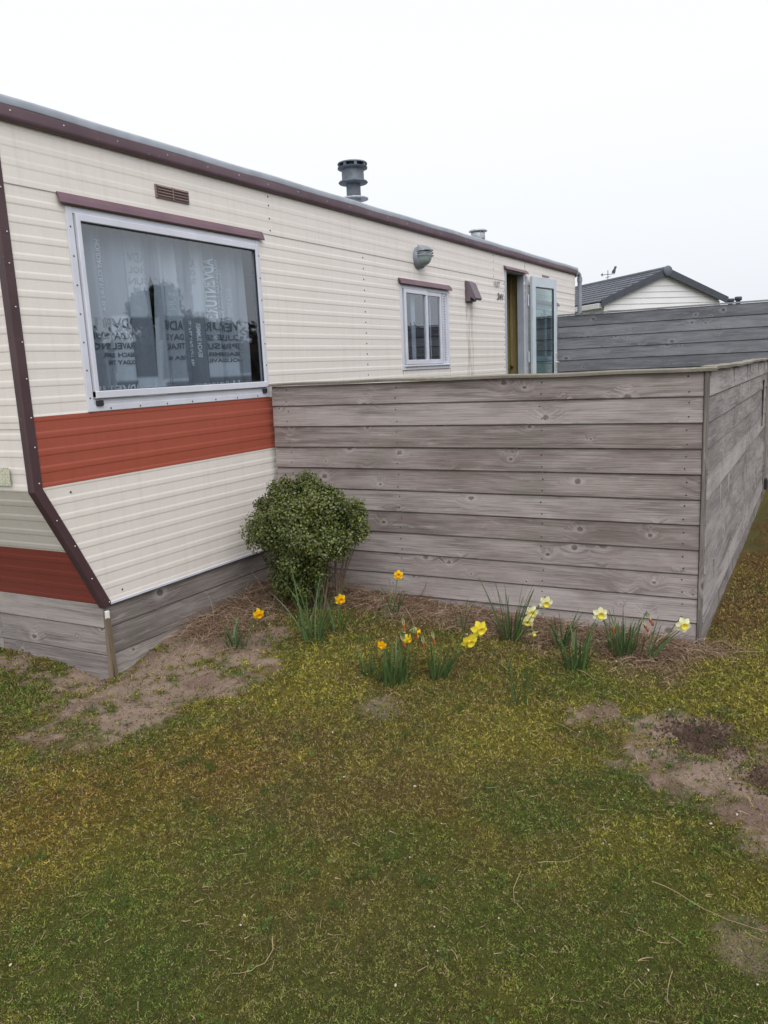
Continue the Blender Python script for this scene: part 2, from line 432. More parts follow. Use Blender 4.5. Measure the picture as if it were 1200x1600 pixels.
def humus_mask(x, y):
    nz = (fbm(x * 14, y * 14, 8) - .5) * .12
    d = np.minimum(np.hypot((x - 2.91) / .9, (y + .88)) - .13, np.hypot(x - 3.2, (y + 1.12)) - .08)
    return sstep(.03, -.05, d + nz)
def hay_mask(x, y):
    f = 1 - sstep(.13, .36, -y + .0 - (x / 2.744) * .195 + (fbm(x * 4, y * 4, 21) - .5) * .42 + .05)
    f = f * sstep(-.1, .02, x) * (1 - sstep(2.68, 2.82, x)) * (y < .3)
    g = (1 - sstep(.32, .62, x + (fbm(x * 4, y * 4, 22) - .5) * .35)) * sstep(-1.12, -.75, y) * (y < .1) * (x > -.2)
    s_ = (1 - sstep(.05, .45, x - 2.74 + (fbm(x * 3, y * 3, 23) - .5) * .4)) * (y > .0) * (x > 2.5) * .35
    return np.clip(np.maximum(np.maximum(f, g), s_), 0, 1)
def height(x, y, detail=True):
    xc = np.clip(x, 0, 3); yc = np.clip(y, -3, 0)
    m_ = .15 * np.clip(1 - xc / 2.7, 0, 1) * np.clip(1 + (yc + .2) / 1.45, 0, 1) * np.where(yc > -.2, 1 / np.maximum(1 + (yc + .2) / 1.45, 1), 1)
    m_ = m_ * sstep(9, 3, np.abs(y)) * sstep(-6, -1, x)
    h = m_ - .05 * np.exp(-(x ** 2 + (y + 1.5) ** 2) / .09) - .012
    h = h + .02 * np.exp(-((x + .9) ** 2 + (y + 1.55) ** 2) / .16)
    h = h + (fbm(x * 1.1, y * 1.1, 31) - .5) * .03 * sstep(0, 2, np.hypot(x - 2.7, y - .2) + .6)
    if detail:
        s_ = sand_mask(x, y); near = (np.hypot(x - 2, y + 1) < 9)
        h = h + near * ((fbm(x * 7, y * 7, 33) - .5) * (.02 + .03 * s_) + (fbm(x * 34, y * 34, 35, 3) - .5) * (.012 + .014 * s_))
        hu = humus_mask(x, y); h = h - .012 * hu + hu * (fbm(x * 60, y * 60, 37) - .5) * .03
    return h
RUST = [(1.15, -1.94, .3), (1.07, -2.15, .3), (.94, -2.6, .3), (2.15, -2.04, .22), (3.11, -1.66, .2), (1.22, -2.87, .25), (.99, -2.39, .3), (2.82, .9, .3), (2.8, 2.2, .3)]
GREEN = [(2.45, -1.76, .22), (2.98, -1.97, .3), (2.54, -2.35, .3), (2.16, -2.15, .22), (1.56, -2.85, .35), (2.72, -1.48, .2), (1.9, -2.93, .35), (3.12, -2.29, .3), (-.14, -2.0, .3), (2.83, -2.4, .4), (1.73, -2.41, .25), (2.3, -.55, .25), (2.55, -1.38, .12), (2.5, -2.9, .5), (3.05, -1.7, .15), (2.9, -1.5, .1)]
YELL = [(1.09, -.95, .22), (1.13, -1.24, .25), (2.16, -1.14, .3), (3.0, 1.71, .4), (2.84, -1.73, .25), (3.1, -1.91, .2), (1.21, -2.7, .25), (2.62, -.6, .3), (2.09, -1.3, .3), (1.48, -2.67, .2), (3.0, 0.0, .5), (3.1, -.4, .35), (2.5, -1.25, .12)]
BROWN = [(1.92, -1.57, .35), (1.8, -2.58, .3), (1.65, -2.07, .4), (2.25, -1.67, .3), (1.8, -1.16, .3), (2.67, -1.89, .2), (2.18, -2.61, .3), (2.3, -2.3, .3), (2.0, -1.9, .3)]
def blobs(x, y, L):
    w = (fbm(x * 3, y * 3, 51) - .5) * .3; w2 = (fbm(x * 3, y * 3, 52) - .5) * .3
    r = np.zeros(x.shape)
    for a, b, s_ in L: r = np.maximum(r, np.exp(-(((x - a + w) ** 2 + (y - b + w2) ** 2) / (s_ * s_))))
    return r
def zones(x, y):
    """base colour of the turf (albedo)"""
    c_base = np.array((.140, .120, .024)); c_rust = np.array((.200, .115, .026)); c_green = np.array((.082, .115, .022))
    c_yell = np.array((.215, .190, .028)); c_brn = np.array((.140, .105, .042)); c_hay = np.array((.18, .122, .080))
    n1 = fbm(x * 1.7, y * 1.7, 61); n2 = fbm(x * 4.5, y * 4.5, 63); n3 = fbm(x * 11, y * 11, 65); n4 = fbm(x * 11, y * 11, 69)
    c = np.tile(c_base, (x.size, 1)).reshape(*x.shape, 3)
    def mixin(w, col):
        nonlocal c
        w = np.clip(w, 0, 1)[..., None]; c = c * (1 - w) + col * w
    mixin(.75 * sstep(.45, .62, n2 * .5 + n3 * .5), c_brn)
    mixin(.75 * sstep(.48, .64, n4 * .55 + n1 * .45), c_green)
    mixin(.6 * sstep(.55, .68, fbm(x * 8, y * 8, 72)), c_yell)
    mixin(blobs(x, y, BROWN) * .6, c_brn)
    mixin(blobs(x, y, YELL) * .75, c_yell)
    mixin(blobs(x, y, RUST) * .55, c_rust)
    mixin(blobs(x, y, GREEN) * .8, c_green)
    mixin(hay_mask(x, y) * .85, c_hay)
    lum = c.mean(-1, keepdims=True)
    return (c * .92 + lum * .08) * np.array((1.17, 1.20, 1.10))

def axis_pts(lo, hi, step, far):
    a = list(np.arange(lo, hi + 1e-6, step)); d = step; p = a[-1]
    up_ = []
    while p < far: d *= 1.22; p += d; up_.append(p)
    dn = []; d = step; p = a[0]
    while p > -far: d *= 1.22; p -= d; dn.append(p)
    return np.array(dn[::-1] + a + up_)
gx = axis_pts(-1.3, 4.6, .0175, 500); gy = axis_pts(-4.3, 1.2, .0175, 500)
GX, GY = np.meshgrid(gx, gy, indexing='ij')
GZ = height(GX, GY)
sm_ = sand_mask(GX, GY); hm_ = humus_mask(GX, GY)
gc = zones(GX, GY) * .55
ragged = np.clip(sm_, 0, 1)[..., None]
sandc = np.array((.235, .175, .142)) * (.75 + .5 * fbm(GX * 9, GY * 9, 81))[..., None]
sandc = np.where((fbm(GX * 5, GY * 5, 83)[..., None] > .56), sandc * .72 + np.array((.01, .0, .0)), sandc)
gc = gc * (1 - ragged) + sandc * ragged
hh = (hm_ * ragged[..., 0])[..., None]; gc = gc * (1 - hh) + np.array((.060, .040, .030)) * hh
V = np.stack([GX, GY, GZ], -1).reshape(-1, 3)
ni, nj = GX.shape
ii, jj = np.meshgrid(np.arange(ni - 1), np.arange(nj - 1), indexing='ij')
b0 = (ii * nj + jj).ravel()
FC = np.stack([b0, b0 + nj, b0 + nj + 1, b0 + 1], 1)
k = NT('turf_and_sand', .95, 0, .1)
a = k.new('Attribute', attribute_name='Col').outputs['Color']; co = k.coord()
f1 = k.noise(co, 160, 4, .8); f2 = k.noise(co, 420, 3, .7)
c = k.mix(.8, a, k.ramp(f1, [(.25, (.35, .33, .3)), (.5, (.95, .95, .95)), (.75, (1.6, 1.55, 1.5))]), 'MULTIPLY')
c = k.mix(.6, c, k.ramp(f2, [(.3, (.5, .5, .5)), (.7, (1.45, 1.45, 1.45))]), 'MULTIPLY')
k.base(c); k.nrm(k.bump(k.math('ADD', f1, k.math('MULTIPLY', f2, .4)), .8, .006))
ground = fast_mesh('ground', V, FC, gc.reshape(-1, 3), k.mat, smooth=True)
ground['kind'] = 'structure'
GC_SAND = np.array((.225, .165, .130))

def hz(x, y):
    return float(height(np.array([float(x)]), np.array([float(y)]))[0])

# ------------------------------------------------------------------ caravan
van = empty('static_caravan', 'long cream and orange ribbed static caravan with open glass door and number 241', 'caravan')
PITCH = .0833; ZD = 1.458
AE = R(-93.83); ed = Vector((math.sin(AE), math.cos(AE), 0))        # along the end wall, away from the corner
def lvl(z0, z1, extra=()):
    """(z, out) profile of the ribbed sheet between z0 and z1"""
    pts = []
    k0 = math.floor((z0 - ZD) / PITCH) - 1
    for q in range(k0, k0 + 60):
        zd = ZD + q * PITCH
        for dz, o in ((-.003, 0), (.003, .0017), (.008, .0020), (.022, .0020), (.027, .0017), (.035, 0)):
            pts.append((zd + dz, o))
    def val(z):
        for (a, oa), (b, ob) in zip(pts, pts[1:]):
            if a <= z <= b: return oa + (ob - oa) * (z - a) / (b - a)
        return 0
    r = [(z0, val(z0))] + [p for p in pts if z0 + 1e-4 < p[0] < z1 - 1e-4] + [(z1, val(z1))]
    for e in extra:
        if z0 < e < z1: r.append((e, val(e)))
    return sorted(r)
def front_y(z):       # side-view outline of the front end
    return -1.80 if z >= 1.04 else -1.80 + (1.04 - z) * (.33 / .67)
HOLES = [(-1.40, -.005, 1.44, 2.385), (1.915, 2.85, 1.55, 2.25), (4.36, 4.93, .50, 2.572), (5.22, 6.15, 1.55, 2.25)]
SCREWS = []
for Y in (1.32, 4.30):
    q = 2.425
    while q > 1.1: SCREWS.append((Y, q, .001)); q -= .0833
for Y in (.16, 4.0): SCREWS += [(Y, z, .005) for z in (2.70, 2.645, 2.562, 2.487)]
SCREWS += [(-1.35, .43, .002), (-.3, .43, .002), (.02, .43, .002), (-1.6, 1.01, .002)]
def side_sheet(z0, z1, mat, name, off=0., y1=7.0):
    mb = MB()
    for (Y, z, x) in SCREWS:
        if z0 < z < z1: mb.lathe([(0, .004), (.0045, .003), (.006, 0)], 6, (x, Y, z), axis=(1, 0, 0), m=1)
    pr = lvl(z0, z1, [h for H_ in HOLES for h in H_[2:]])
    if off > .003: pr = [(z, q * .6) for z, q in pr]
    for (za, oa), (zb, ob) in zip(pr, pr[1:]):
        zm = (za + zb) / 2; seg = [(None, y1)]
        cuts = sorted([(h[0], h[1]) for h in HOLES if h[2] < zm < h[3]])
        s0 = None; spans = []; cur = 'f'
        ya = None
        for (h0, h1) in cuts:
            spans.append((ya, h0)); ya = h1
        spans.append((ya, y1))
        for (a_, b_) in spans:
            pa = (front_y(za), front_y(zb)) if a_ is None else (a_, a_)
            mb.face([(oa + off, pa[0], za), (oa + off, b_, za), (ob + off, b_, zb), (ob + off, pa[1], zb)], 0)
    return mb.build(name, [mat, M_screw], van)
side_sheet(.38, 1.055, M_cream, 'lower_side_wall')
side_sheet(1.055, 1.398, M_orange, 'painted_stripe', .001)
side_sheet(1.398, 2.462, M_cream, 'side_wall')
o = side_sheet(2.46, 2.76, M_cream, 'upper_side_panel', .0035)
# end wall, facing the lawn on the left
def end_sheet(z0, z1, mat, name, off=0., wid=2.95):
    mb = MB(); pr = lvl(z0, z1)
    for (za, oa), (zb, ob) in zip(pr, pr[1:]):
        A = Vector((0, front_y(za) - oa - off, za)); B = Vector((0, front_y(zb) - ob - off, zb))
        mb.face([B, B + ed * wid, A + ed * wid, A])
    return mb.build(name, mat, van)
end_sheet(1.345, 2.76, M_cream, 'end_wall', .003); end_sheet(1.035, 1.347, M_cream, 'end_wall_panel')
end_sheet(.70, 1.037, M_cream, 'end_wall_slope'); end_sheet(.37, .70, M_red, 'painted_stripe', .001)
# far sides, roof, floor, inner lining
mb = MB(); W_ = -2.95
mb.box(W_, -.02, 6.96, 7.0, .38, 2.75)
mb.face([(W_ + .02, -1.45, .38), (W_ + .02, 7.0, .38), (W_ + .02, 7.0, 2.76), (W_ + .02, -1.95, 2.76), (W_ + .02, -1.95, 1.04)][::-1])
mb.build('rear_wall', M_cream, van)
mb = MB()
rows = []
for y in (-2.03, 7.03):
    r = []
    for t in range(13):
        x = .02 - 2.99 * t / 12; r.append((x, y if y > 0 else y + .17 - .17 * (1 - 2 * abs(t / 12 - 0)) * 0 - .2 * (t / 12) + .06, 2.79 + .09 * math.sin(PI * t / 12)))
    rows.append(r)
mb.grid(rows)
mb.face([(p[0], p[1], p[2]) for p in rows[1]] + [(-2.97, 7.03, 2.7), (.02, 7.03, 2.7)])
mb.build('roof', M_alu, van)
M_lin = simple('inside_panelling', (.24, .23, .21), .7, 0, .1, 3)
M_olive = simple('olive_inside_wall', (.30, .27, .11), .6, 0, .08, 3)
mb = MB()
mb.box(-2.85, -.10, -1.4, 6.9, .42, .47)                    # floor
mb.box(-2.85, -2.80, -1.4, 6.9, .47, 2.7); mb.box(-2.80, -.06, -1.7, 6.9, 2.66, 2.70)
mb.box(-2.80, -.06, 3.1, 3.14, .47, 2.66)
mb.build('inside_lining', M_lin, van)
mb = MB(); mb.box(-1.4, -.10, 5.02, 5.06, .47, 2.62); mb.build('inside_partition', M_olive, van)
mb = MB(); mb.box(-.20, -.165, 5.0, 5.018, .47, 2.6); mb.build('partition_edge_strip', simple('tan_strip', (.36, .25, .12), .5), van)
mb = MB(); mb.lathe([(.0, .05), (.018, .045), (.022, .03), (.012, .012), (.012, 0)], 12, (-.17, 5.0, 1.51), axis=(0, -1, 0)); mb.build('inside_door_knob', simple('brown_knob', (.12, .04, .02), .4), van)

# gutter rail along the roof edge
mb = MB()
prof = [(.008, 2.728), (.020, 2.725), (.034, 2.735), (.038, 2.750), (.040, 2.790)]
ys = [-1.86 + .1 * i for i in range(90)]; ys[-1] = 7.03
rng = random.Random(4)
def wav(y, z): return .0015 * math.sin(y * 3.1 + z * 40) + .001 * math.sin(y * 11.3)
mb.grid([[(x + wav(y, z), y, z) for (x, z) in prof] for y in ys])
for i in range(29): mb.lathe([(0, .003), (.003, .002), (.0045, 0)], 8, (.0385, -1.7 + i * .31 + .03 * math.sin(i * 5.), 2.768 + .004 * math.sin(i * 3.)), axis=(1, 0, 0), m=1)
mb.build('roof_gutter', [M_gutter, M_screwl], van)
mb = MB(); prof = [(.040, 2.791), (.043, 2.815), (.036, 2.828), (.02, 2.832), (-.01, 2.80)]
mb.grid([[(x + wav(y, z), y, z + .0015 * math.sin(y * 7)) for (x, z) in prof] for y in ys])
mb.build('roof_edge_flashing', M_alu, van)
mb = MB()
for s_ in (0, 1):
    A = Vector((0, -1.80, 0)) + ed * (-.03); n_ = Vector((-ed.y, ed.x, 0)); n_ = n_ if n_.y < 0 else -n_
    pr = [(.008, 2.728), (.03, 2.735), (.035, 2.79)]
mb.grid([[A + ed * t + n_ * o_ + Vector((0, 0, z_)) for (o_, z_) in pr] for t in (0, 1, 2, 3.0)])
mb.build('end_gutter', M_gutter, van)
# corner trim: follows the corner down and round the slope
mb = MB()
path = [(-1.80, 2.74), (-1.80, 2.2), (-1.80, 1.6), (-1.80, 1.04), (-1.64, .715), (-1.475, .365)]
def trow(i):
    y, z = path[i]
    if i < 3: d = Vector((0, 1, 0)); 
    elif i == 3: d = Vector((0, 1, .24)).normalized() * 1.03
    else: d = Vector((0, .9, .443))
    w = .041; P = Vector((0, y, z)); e = Vector((ed.x, ed.y, 0))
    return [P + d * w, P + d * w + Vector((.009, 0, 0)), P + Vector((.013, -.004, 0)) - d * .004, P + Vector((.004, -.012, 0)) - d * .004, P + e * .03 - d * .011, P + e * .03]
mb.grid([trow(i) for i in range(len(path))], sm=False)
rng = random.Random(3)
for i in range(14):
    z = 2.6 - .17 * i
    y = front_y(z) + .02
    mb.lathe([(0, .003), (.003, .0025), (.0042, 0)], 8, (.0125, y + rng.uniform(-.004, .01), z + rng.uniform(-.02, .02)), axis=(1, 0, 0), m=1)
mb.build('corner_trim', [M_trim, M_screwl], van)
# vertical panel joint by the door and small joint lines
mb = MB(); mb.box(.0036, .0052, 4.972, 4.976, 2.585, 2.745)
M_joint = simple('joint_sealant', (.13, .11, .10), .8); mb.build('panel_joint', M_joint, van)
for Y in (1.905, 2.86): mb = MB(); mb.box(-.001, .0014, Y, Y + .003, 1.40, 1.53); mb.build('panel_joint', M_joint, van)
mb = MB(); mb.box(.002, .0095, -1.44, .06, .372, .384); mb.build('bottom_lip', M_white, van)
# faded sticker on the end wall
mb = MB(); A = Vector((0, -1.806, 0)); kN = Vector((0, -1, 0))
M_stick = NT('faded_green_sticker', .6); cc_ = M_stick.coord(); 
vv = M_stick.new('TexVoronoi', feature='F1'); M_stick.link(cc_, vv.inputs['Vector']); vv.inputs['Scale'].default_value = 90
M_stick.base(M_stick.ramp(vv.outputs['Distance'], [(.35, (.36, .40, .27)), (.55, (.56, .54, .45))]))
q0 = Vector((0, -1.812, 0)) + ed * .14; q1 = q0 + ed * .14
mb.face([q0 + Vector((0, -.004, 1.07)), q0 + Vector((0, -.004, 1.16)), q1 + Vector((0, -.004, 1.16)), q1 + Vector((0, -.004, 1.07))]); mb.build('faded_sticker', M_stick.mat, van)

# ---- big lounge window
def frame_window(y0, y1, z0, z1, name, inner, mull=None, comb=None):
    w = MB(); t = .03
    w.box(-.02, .012, y0, y0 + t, z0, z1, bev=.002); w.box(-.02, .012, y1 - t, y1, z0, z1, bev=.002)
    w.box(-.02, .011, y0 + t, y1 - t, z1 - t, z1, bev=.002); w.box(-.02, .0115, y0 + t, y1 - t, z0, z0 + t, bev=.002)
    return w
win = MB()
y0, y1, z0, z1 = -1.442, .026, 1.400, 2.405
win.box(-.012, .011, y0, y0 + .038, z0, z1, bev=.002); win.box(-.012, .011, y1 - .030, y1, z0, z1, bev=.002)
win.box(-.012, .008, y0 + .038, y1 - .030, z1 - .028, z1)
win.box(-.012, .010, y0 + .038, y1 - .030, z0, z0 + .030, bev=.002)
win.box(-.03, .006, y0 + .038, y1 - .030, z0 + .030, z0 + .062)
for i in range(7): 
    win.lathe([(0, .003), (.004, .002), (.005, 0)], 6, (.011, -1.425, 1.47 + .14 * i), axis=(1, 0, 0), m=1); win.lathe([(0, .003), (.004, .002), (.005, 0)], 6, (.011, .014, 1.47 + .14 * i), axis=(1, 0, 0), m=1)
for i in range(7): win.lathe([(0, .003), (.004, .002), (.005, 0)], 6, (.011, -1.3 + .2 * i, 1.412), axis=(1, 0, 0), m=1)
wf = win.build('window', [M_white, M_screw], van)
win = MB()           # raised opening sash
a0, a1, c0, c1 = -1.396, -.004, 1.470, 2.377
win.box(-.015, .024, a0, a0 + .026, c0, c1, bev=.003); win.box(-.015, .024, a1 - .024, a1, c0, c1, bev=.003)
win.box(-.015, .0235, a0 + .026, a1 - .024, c1 - .036, c1, bev=.003); win.box(-.015, .0265, a0, a1, c0 - .004, c0 + .034, bev=.003)
win.build('sash', M_white, wf)
mb = MB(); mb.box(.002, .006, a0 + .024, a1 - .022, c0 + .032, c1 - .034); mb.build('pane', M_glass, wf)
mb = MB()
for (p, q, r_, s_) in ((a0 + .026, a1 - .024, c1 - .040, c1 - .036), (a1 - .028, a1 - .024, c0 + .034, c1 - .036), (a0 + .026, a0 + .029, c0 + .034, c1 - .036), (a0 + .026, a1 - .024, c0 + .034, c0 + .037)): mb.box(.006, .0175, p, q, r_, s_)
mb.build('rubber_seal', M_rubber, wf)
mb = MB(); mb.box(.008, .022, -1.392, -1.35, 1.428, 1.456, bev=.002); mb.build('stay_catch', M_rubber, wf); mb = MB(); mb.box(.008, .022, -.045, -.008, 1.428, 1.456, bev=.002); mb.build('stay_catch', M_rubber, wf)
def hood(ya, yb, z, parent, proj=.035, hgt=.052, name='window_hood'):
    w = MB(); pr = [(.004, z), (.012, z + .002), (proj * .8, z - hgt * .45), (proj, z - hgt * .9), (proj - .004, z - hgt), (proj * .75, z - hgt * .9), (.010, z - .010)]
    w.grid([[(x, y, q) for x, q in pr] for y in (ya, yb)], sm=False)
    for y, rev in ((ya, 0), (yb, 1)):
        p = [(x, y, q) for x, q in pr]; w.face(p if rev else p[::-1])
    return w.build(name, M_hood, parent)
hood(-1.482, .066, 2.463, wf, .03)

# ---- small sliding windows
def small_window(Y):
    w = MB(); y0, y1, z0, z1 = Y, Y + .955, 1.53, 2.262
    w.box(-.012, .010, y0, y0 + .035, z0, z1, bev=.002); w.box(-.012, .010, y1 - .03, y1, z0, z1, bev=.002)
    w.box(-.012, .008, y0 + .035, y1 - .03, z1 - .03, z1); w.box(-.012, .012, y0 + .035, y1 - .03, z0, z0 + .028, bev=.002)
    w.box(-.012, .026, y0 + .03, y1 - .025, z0 + .028, z0 + .044, bev=.003)
    root = w.build('window', M_white, van)
    w = MB(); s0, s1 = Y + .05, Y + .49; t0, t1 = 1.578, 2.228
    for (p, q, f_, x1) in ((s0, s1, 'a', .022), (s1 - .02, Y + .80, 'b', .010)):
        w.box(-.01, x1, p, p + .034, t0, t1, bev=.002); w.box(-.01, x1, q - .030, q, t0, t1, bev=.002)
        w.box(-.01, x1 - .001, p + .034, q - .030, t1 - .034, t1, bev=.002); w.box(-.01, x1 - .001, p + .034, q - .030, t0, t0 + .040, bev=.002)
    w.build('sash', M_white, root)
    w = MB(); w.box(.002, .006, s0 + .03, s1 - .03, t0 + .03, t1 - .03); w.box(-.006, -.002, s1, Y + .775, t0 + .03, t1 - .03); w.build('pane', M_glass, root)
    w = MB(); w.box(-.012, -.004, Y + .805, Y + .828, t0, t1); w.build('sash_gap', M_rubber, root)
    w = MB(); w.box(-.012, -.002, Y + .83, Y + .925, z0 + .04, z1 - .03, 0)
    n = 26
    for i in range(n):
        z = z0 + .06 + i * (z1 - z0 - .11) / n
        w.face([(-.001, Y + .845, z), (.006, Y + .875, z), (.006, Y + .875, z + .015), (-.001, Y + .845, z + .015)])
        w.face([(-.001, Y + .845, z), (.006, Y + .875, z + .0001), (-.001, Y + .888, z)]); w.face([(.006, Y + .875, z + .015), (.006, Y + .875, z), (-.001, Y + .888, z), (-.001, Y + .888, z + .015)])
    w.build('ribbed_louvre', M_white, root)
    w = MB()
    for i in range(n): w.box(-.0015, .0045, Y + .868, Y + .886, z0 + .06 + i * (z1 - z0 - .11) / n + .016, z0 + .06 + i * (z1 - z0 - .11) / n + .0215)
    w.build('louvre_slots', M_rubber, root)
    hood(Y - .022, Y + .985, 2.312, root, .04, .05)
    return root
small_window(1.895); small_window(5.215)

# ---- vents, cowl
mb = MB(); mb.box(.004, .012, -.838, -.581, 2.538, 2.610, bev=.002)
for c_ in range(2):
    ya = -.828 + c_ * .125
    for i in range(4):
        z = 2.547 + i * .0155; mb.face([(.013, ya, z), (.013, ya + .112, z), (.022, ya + .112, z + .004), (.022, ya, z + .004)]); mb.face([(.022, ya, z + .004), (.022, ya + .112, z + .004), (.013, ya + .112, z + .012), (.013, ya, z + .012)])
mb.box(.012, .018, -.715, -.706, 2.540, 2.608)
mb.build('vent_grille', M_ventb, van)
mb = MB(); mb.box(.004, .010, 5.60, 5.85, 2.60, 2.625); mb.build('vent_grille', M_ventb, van)
mb = MB()
Yc, zt = 3.265, 2.375
P = [(.0, zt), (.02, zt + .008), (.05, zt - .01), (.115, zt - .165), (.10, zt - .182), (.055, zt - .15), (.05, zt - .19), (.0, zt - .19)]
wd = .155
for i in range(len(P)): 
    a_, b_ = P[i], P[(i + 1) % len(P)]
    mb.face([(a_[0], Yc, a_[1]), (a_[0], Yc + wd, a_[1]), (b_[0], Yc + wd, b_[1]), (b_[0], Yc, b_[1])])
for y in (Yc, Yc + wd): mb.face([(p[0], y, p[1]) for p in P])
mb.box(.0, .006, Yc - .012, Yc + wd + .012, zt - .2, zt + .014)
mb.build('vent_cowl', M_cowl, van)
# stain running down under the cowl (runs of rust coloured dirt, real stain)
k = NT('dirt_run', .5); co = k.coord(); nn = k.noise(k.mapping(co, (1, 16, 1.2)), 2.2, 4)
k.base((.40, .34, .29)); k.put(k.b.inputs['Alpha'], k.math('MULTIPLY', k.ramp(nn, [(.42, (0, 0, 0)), (.7, (1, 1, 1))]), .38))
M_run = k.mat
mb = MB(); pr = lvl(1.40, 2.18)
for (za, oa), (zb, ob) in zip(pr, pr[1:]): mb.face([(oa + .0008, 3.26, za), (oa + .0008, 3.44, za), (ob + .0008, 3.44, zb), (ob + .0008, 3.26, zb)])
mb.build('dirt_run', M_run, van)

# ---- wall lamp (bulkhead with hooded bars)
L = MB(); Cy, Cz = 2.262, 2.512
def oval(x, s_, dz=0, n=28): return [(x, Cy + .098 * s_ * math.cos(2 * PI * i / n), Cz + dz + .090 * s_ * math.sin(2 * PI * i / n)) for i in range(n)]
L.grid([oval(.004, 1.06), oval(.03, 1.06), oval(.044, .98), oval(.05, .86)], closed=True)
lamp = L.build('wall_lamp', M_lampbody, van)
L = MB(); L.grid([oval(.048, .86), oval(.075, .80), oval(.10, .66), oval(.118, .42), oval(.124, .1)], closed=True); L.face(oval(.124, .1))
L.build('glass_globe', simple('frosted_lamp_glass', (.26, .32, .32), .25, 0, .1), lamp)
L = MB()
for kz, sc in ((.045, 1.0), (.022, 1.0), (.0, 1.0)):
    pth = []
    for i in range(15):
        a_ = PI * i / 14; w_ = math.sqrt(max(0, 1 - (kz / .095) ** 2)); pth.append((.045 + .098 * math.sin(a_), Cy + .095 * w_ * math.cos(a_), Cz + kz + .01))
    L.tube(pth, .0045, 6)
rows = []
for i in range(7):
    a_ = R(30 + 10 * i); rr = []
    for j in range(13):
        b_ = PI * j / 12; rr.append((.045 + .092 * math.sin(b_) * math.cos(a_ - R(10)), Cy + .097 * math.cos(b_), Cz + .098 * math.sin(a_) * (1 if j not in (0, 12) else .8)))
    rows.append(rr)
L.grid(rows)
L.build('lamp_guard', M_lampbody, lamp)

# ---- house lettering
def text_polys(body, size, bold=False, shear=0., ext=0.):
    cu = bpy.data.curves.new('txt', 'FONT'); cu.body = body; cu.size = size; cu.shear = shear; cu.resolution_u = 3
    if bold: cu.offset = size * .022
    ob = bpy.data.objects.new('txt', cu); COL.objects.link(ob)
    dg = bpy.context.evaluated_depsgraph_get(); dg.update()
    me = bpy.data.meshes.new_from_object(ob.evaluated_get(dg))
    vs = [v.co.copy() for v in me.vertices]; fs = [tuple(p.vertices) for p in me.polygons]
    bpy.data.objects.remove(ob); bpy.data.curves.remove(cu); bpy.data.meshes.remove(me)
    return vs, fs
def put_text(mb, body, size, fn, bold=False, shear=0., m=0, maxw=None):
    vs, fs = text_polys(body, size, bold, shear)
    if maxw:
        w = max(v.x for v in vs); s_ = maxw / w
        for v in vs: v.x *= s_
    for f in fs: mb.face([fn(vs[i].x, vs[i].y) for i in f], m)
M_ink = simple('black_lettering', (.03, .03, .035), .5); M_ink2 = simple('faded_blue_grey_lettering', (.22, .23, .27), .6)
mb = MB(); put_text(mb, '241', .098, lambda x, y: (.0105, 4.085 + x, 2.248 + y), True, .25, maxw=.185); mb.build('house_number', M_ink, van)
mb = MB(); put_text(mb, 'VLIET', .078, lambda x, y: (.0115, 4.005 + x, 2.384 + y), True, 0, maxw=.17); mb.build('name_letters', M_ink2, van)

# ---- doorway and open door
mb = MB()
mb.box(-.075, .012, 4.33, 4.366, .46, 2.600, bev=.002); mb.box(-.075, .012, 4.366, 4.93, 2.572, 2.600)
mb.box(-.08, .004, 4.932, 4.965, .46, 2.6, bev=.002)
mb.box(-.075, .012, 4.366, 4.93, .44, .49)
mb.build('door_frame', M_grey, van)
hood(4.30, 5.01, 2.622, van, .045, .04, 'door_hood')
leaf = empty('door', '', '', (.045, 5.04, 0), 0)
del leaf['label']; del leaf['category']
leaf.parent = van
# leaf direction (swung open almost flat to the wall)
ld = Vector((.085, .64, 0)).normalized(); leaf.rotation_euler = (0, 0, math.atan2(ld.y, ld.x))
LW, T = .655, .034     # local x along leaf, y thickness (towards -y = outside)
mb = MB()
mb.box(0, .085, -T, 0, .50, 2.562, bev=.004); mb.box(LW - .075, LW, -T, 0, .50, 2.562, bev=.004)
mb.box(.085, LW - .075, -T + .001, -.001, 2.44, 2.560, bev=.004); mb.box(.085, LW - .075, -T + .001, -.001, .50, .98, bev=.004)
mb.build('door_leaf', simple('pale_door_frame', (.46, .52, .58), .4, 0, .08), leaf)
mb = MB(); mb.box(.085, LW - .075, -.020, -.014, .98, 2.44); mb.build('door_glass', M_glass2, leaf)
mb = MB()
for (p, q, r_, s_) in ((.085, LW - .075, 2.430, 2.44), (LW - .083, LW - .075, .98, 2.43), (.085, .090, .98, 2.43)): mb.box(p, q, -.030, -.021, r_, s_)
mb.build('glazing_seal', M_rubber, leaf)
mb = MB(); mb.box(LW - .05, LW - .02, -T - .008, -T, 1.44, 1.66, bev=.003); mb.tube([(LW - .035, -T - .008, 1.535), (LW - .035, -T - .05, 1.535), (LW - .06, -T - .056, 1.535), (LW - .17, -T - .056, 1.53)], .009, 8)
mb.build('door_handle', simple('bright_handle', (.75, .76, .78), .25, .6), leaf)
mb = MB()
mb.box(.004, .016, 4.985, 5.035, .50, 2.56); 
mb.build('hinge_strip', M_grey, van)
for z in (2.22, 1.55, .8): mb = MB(); mb.tube([(.03, 5.018, z), (.03, 5.018, z + .13)], .008, 8); mb.build('hinge', M_white, van)

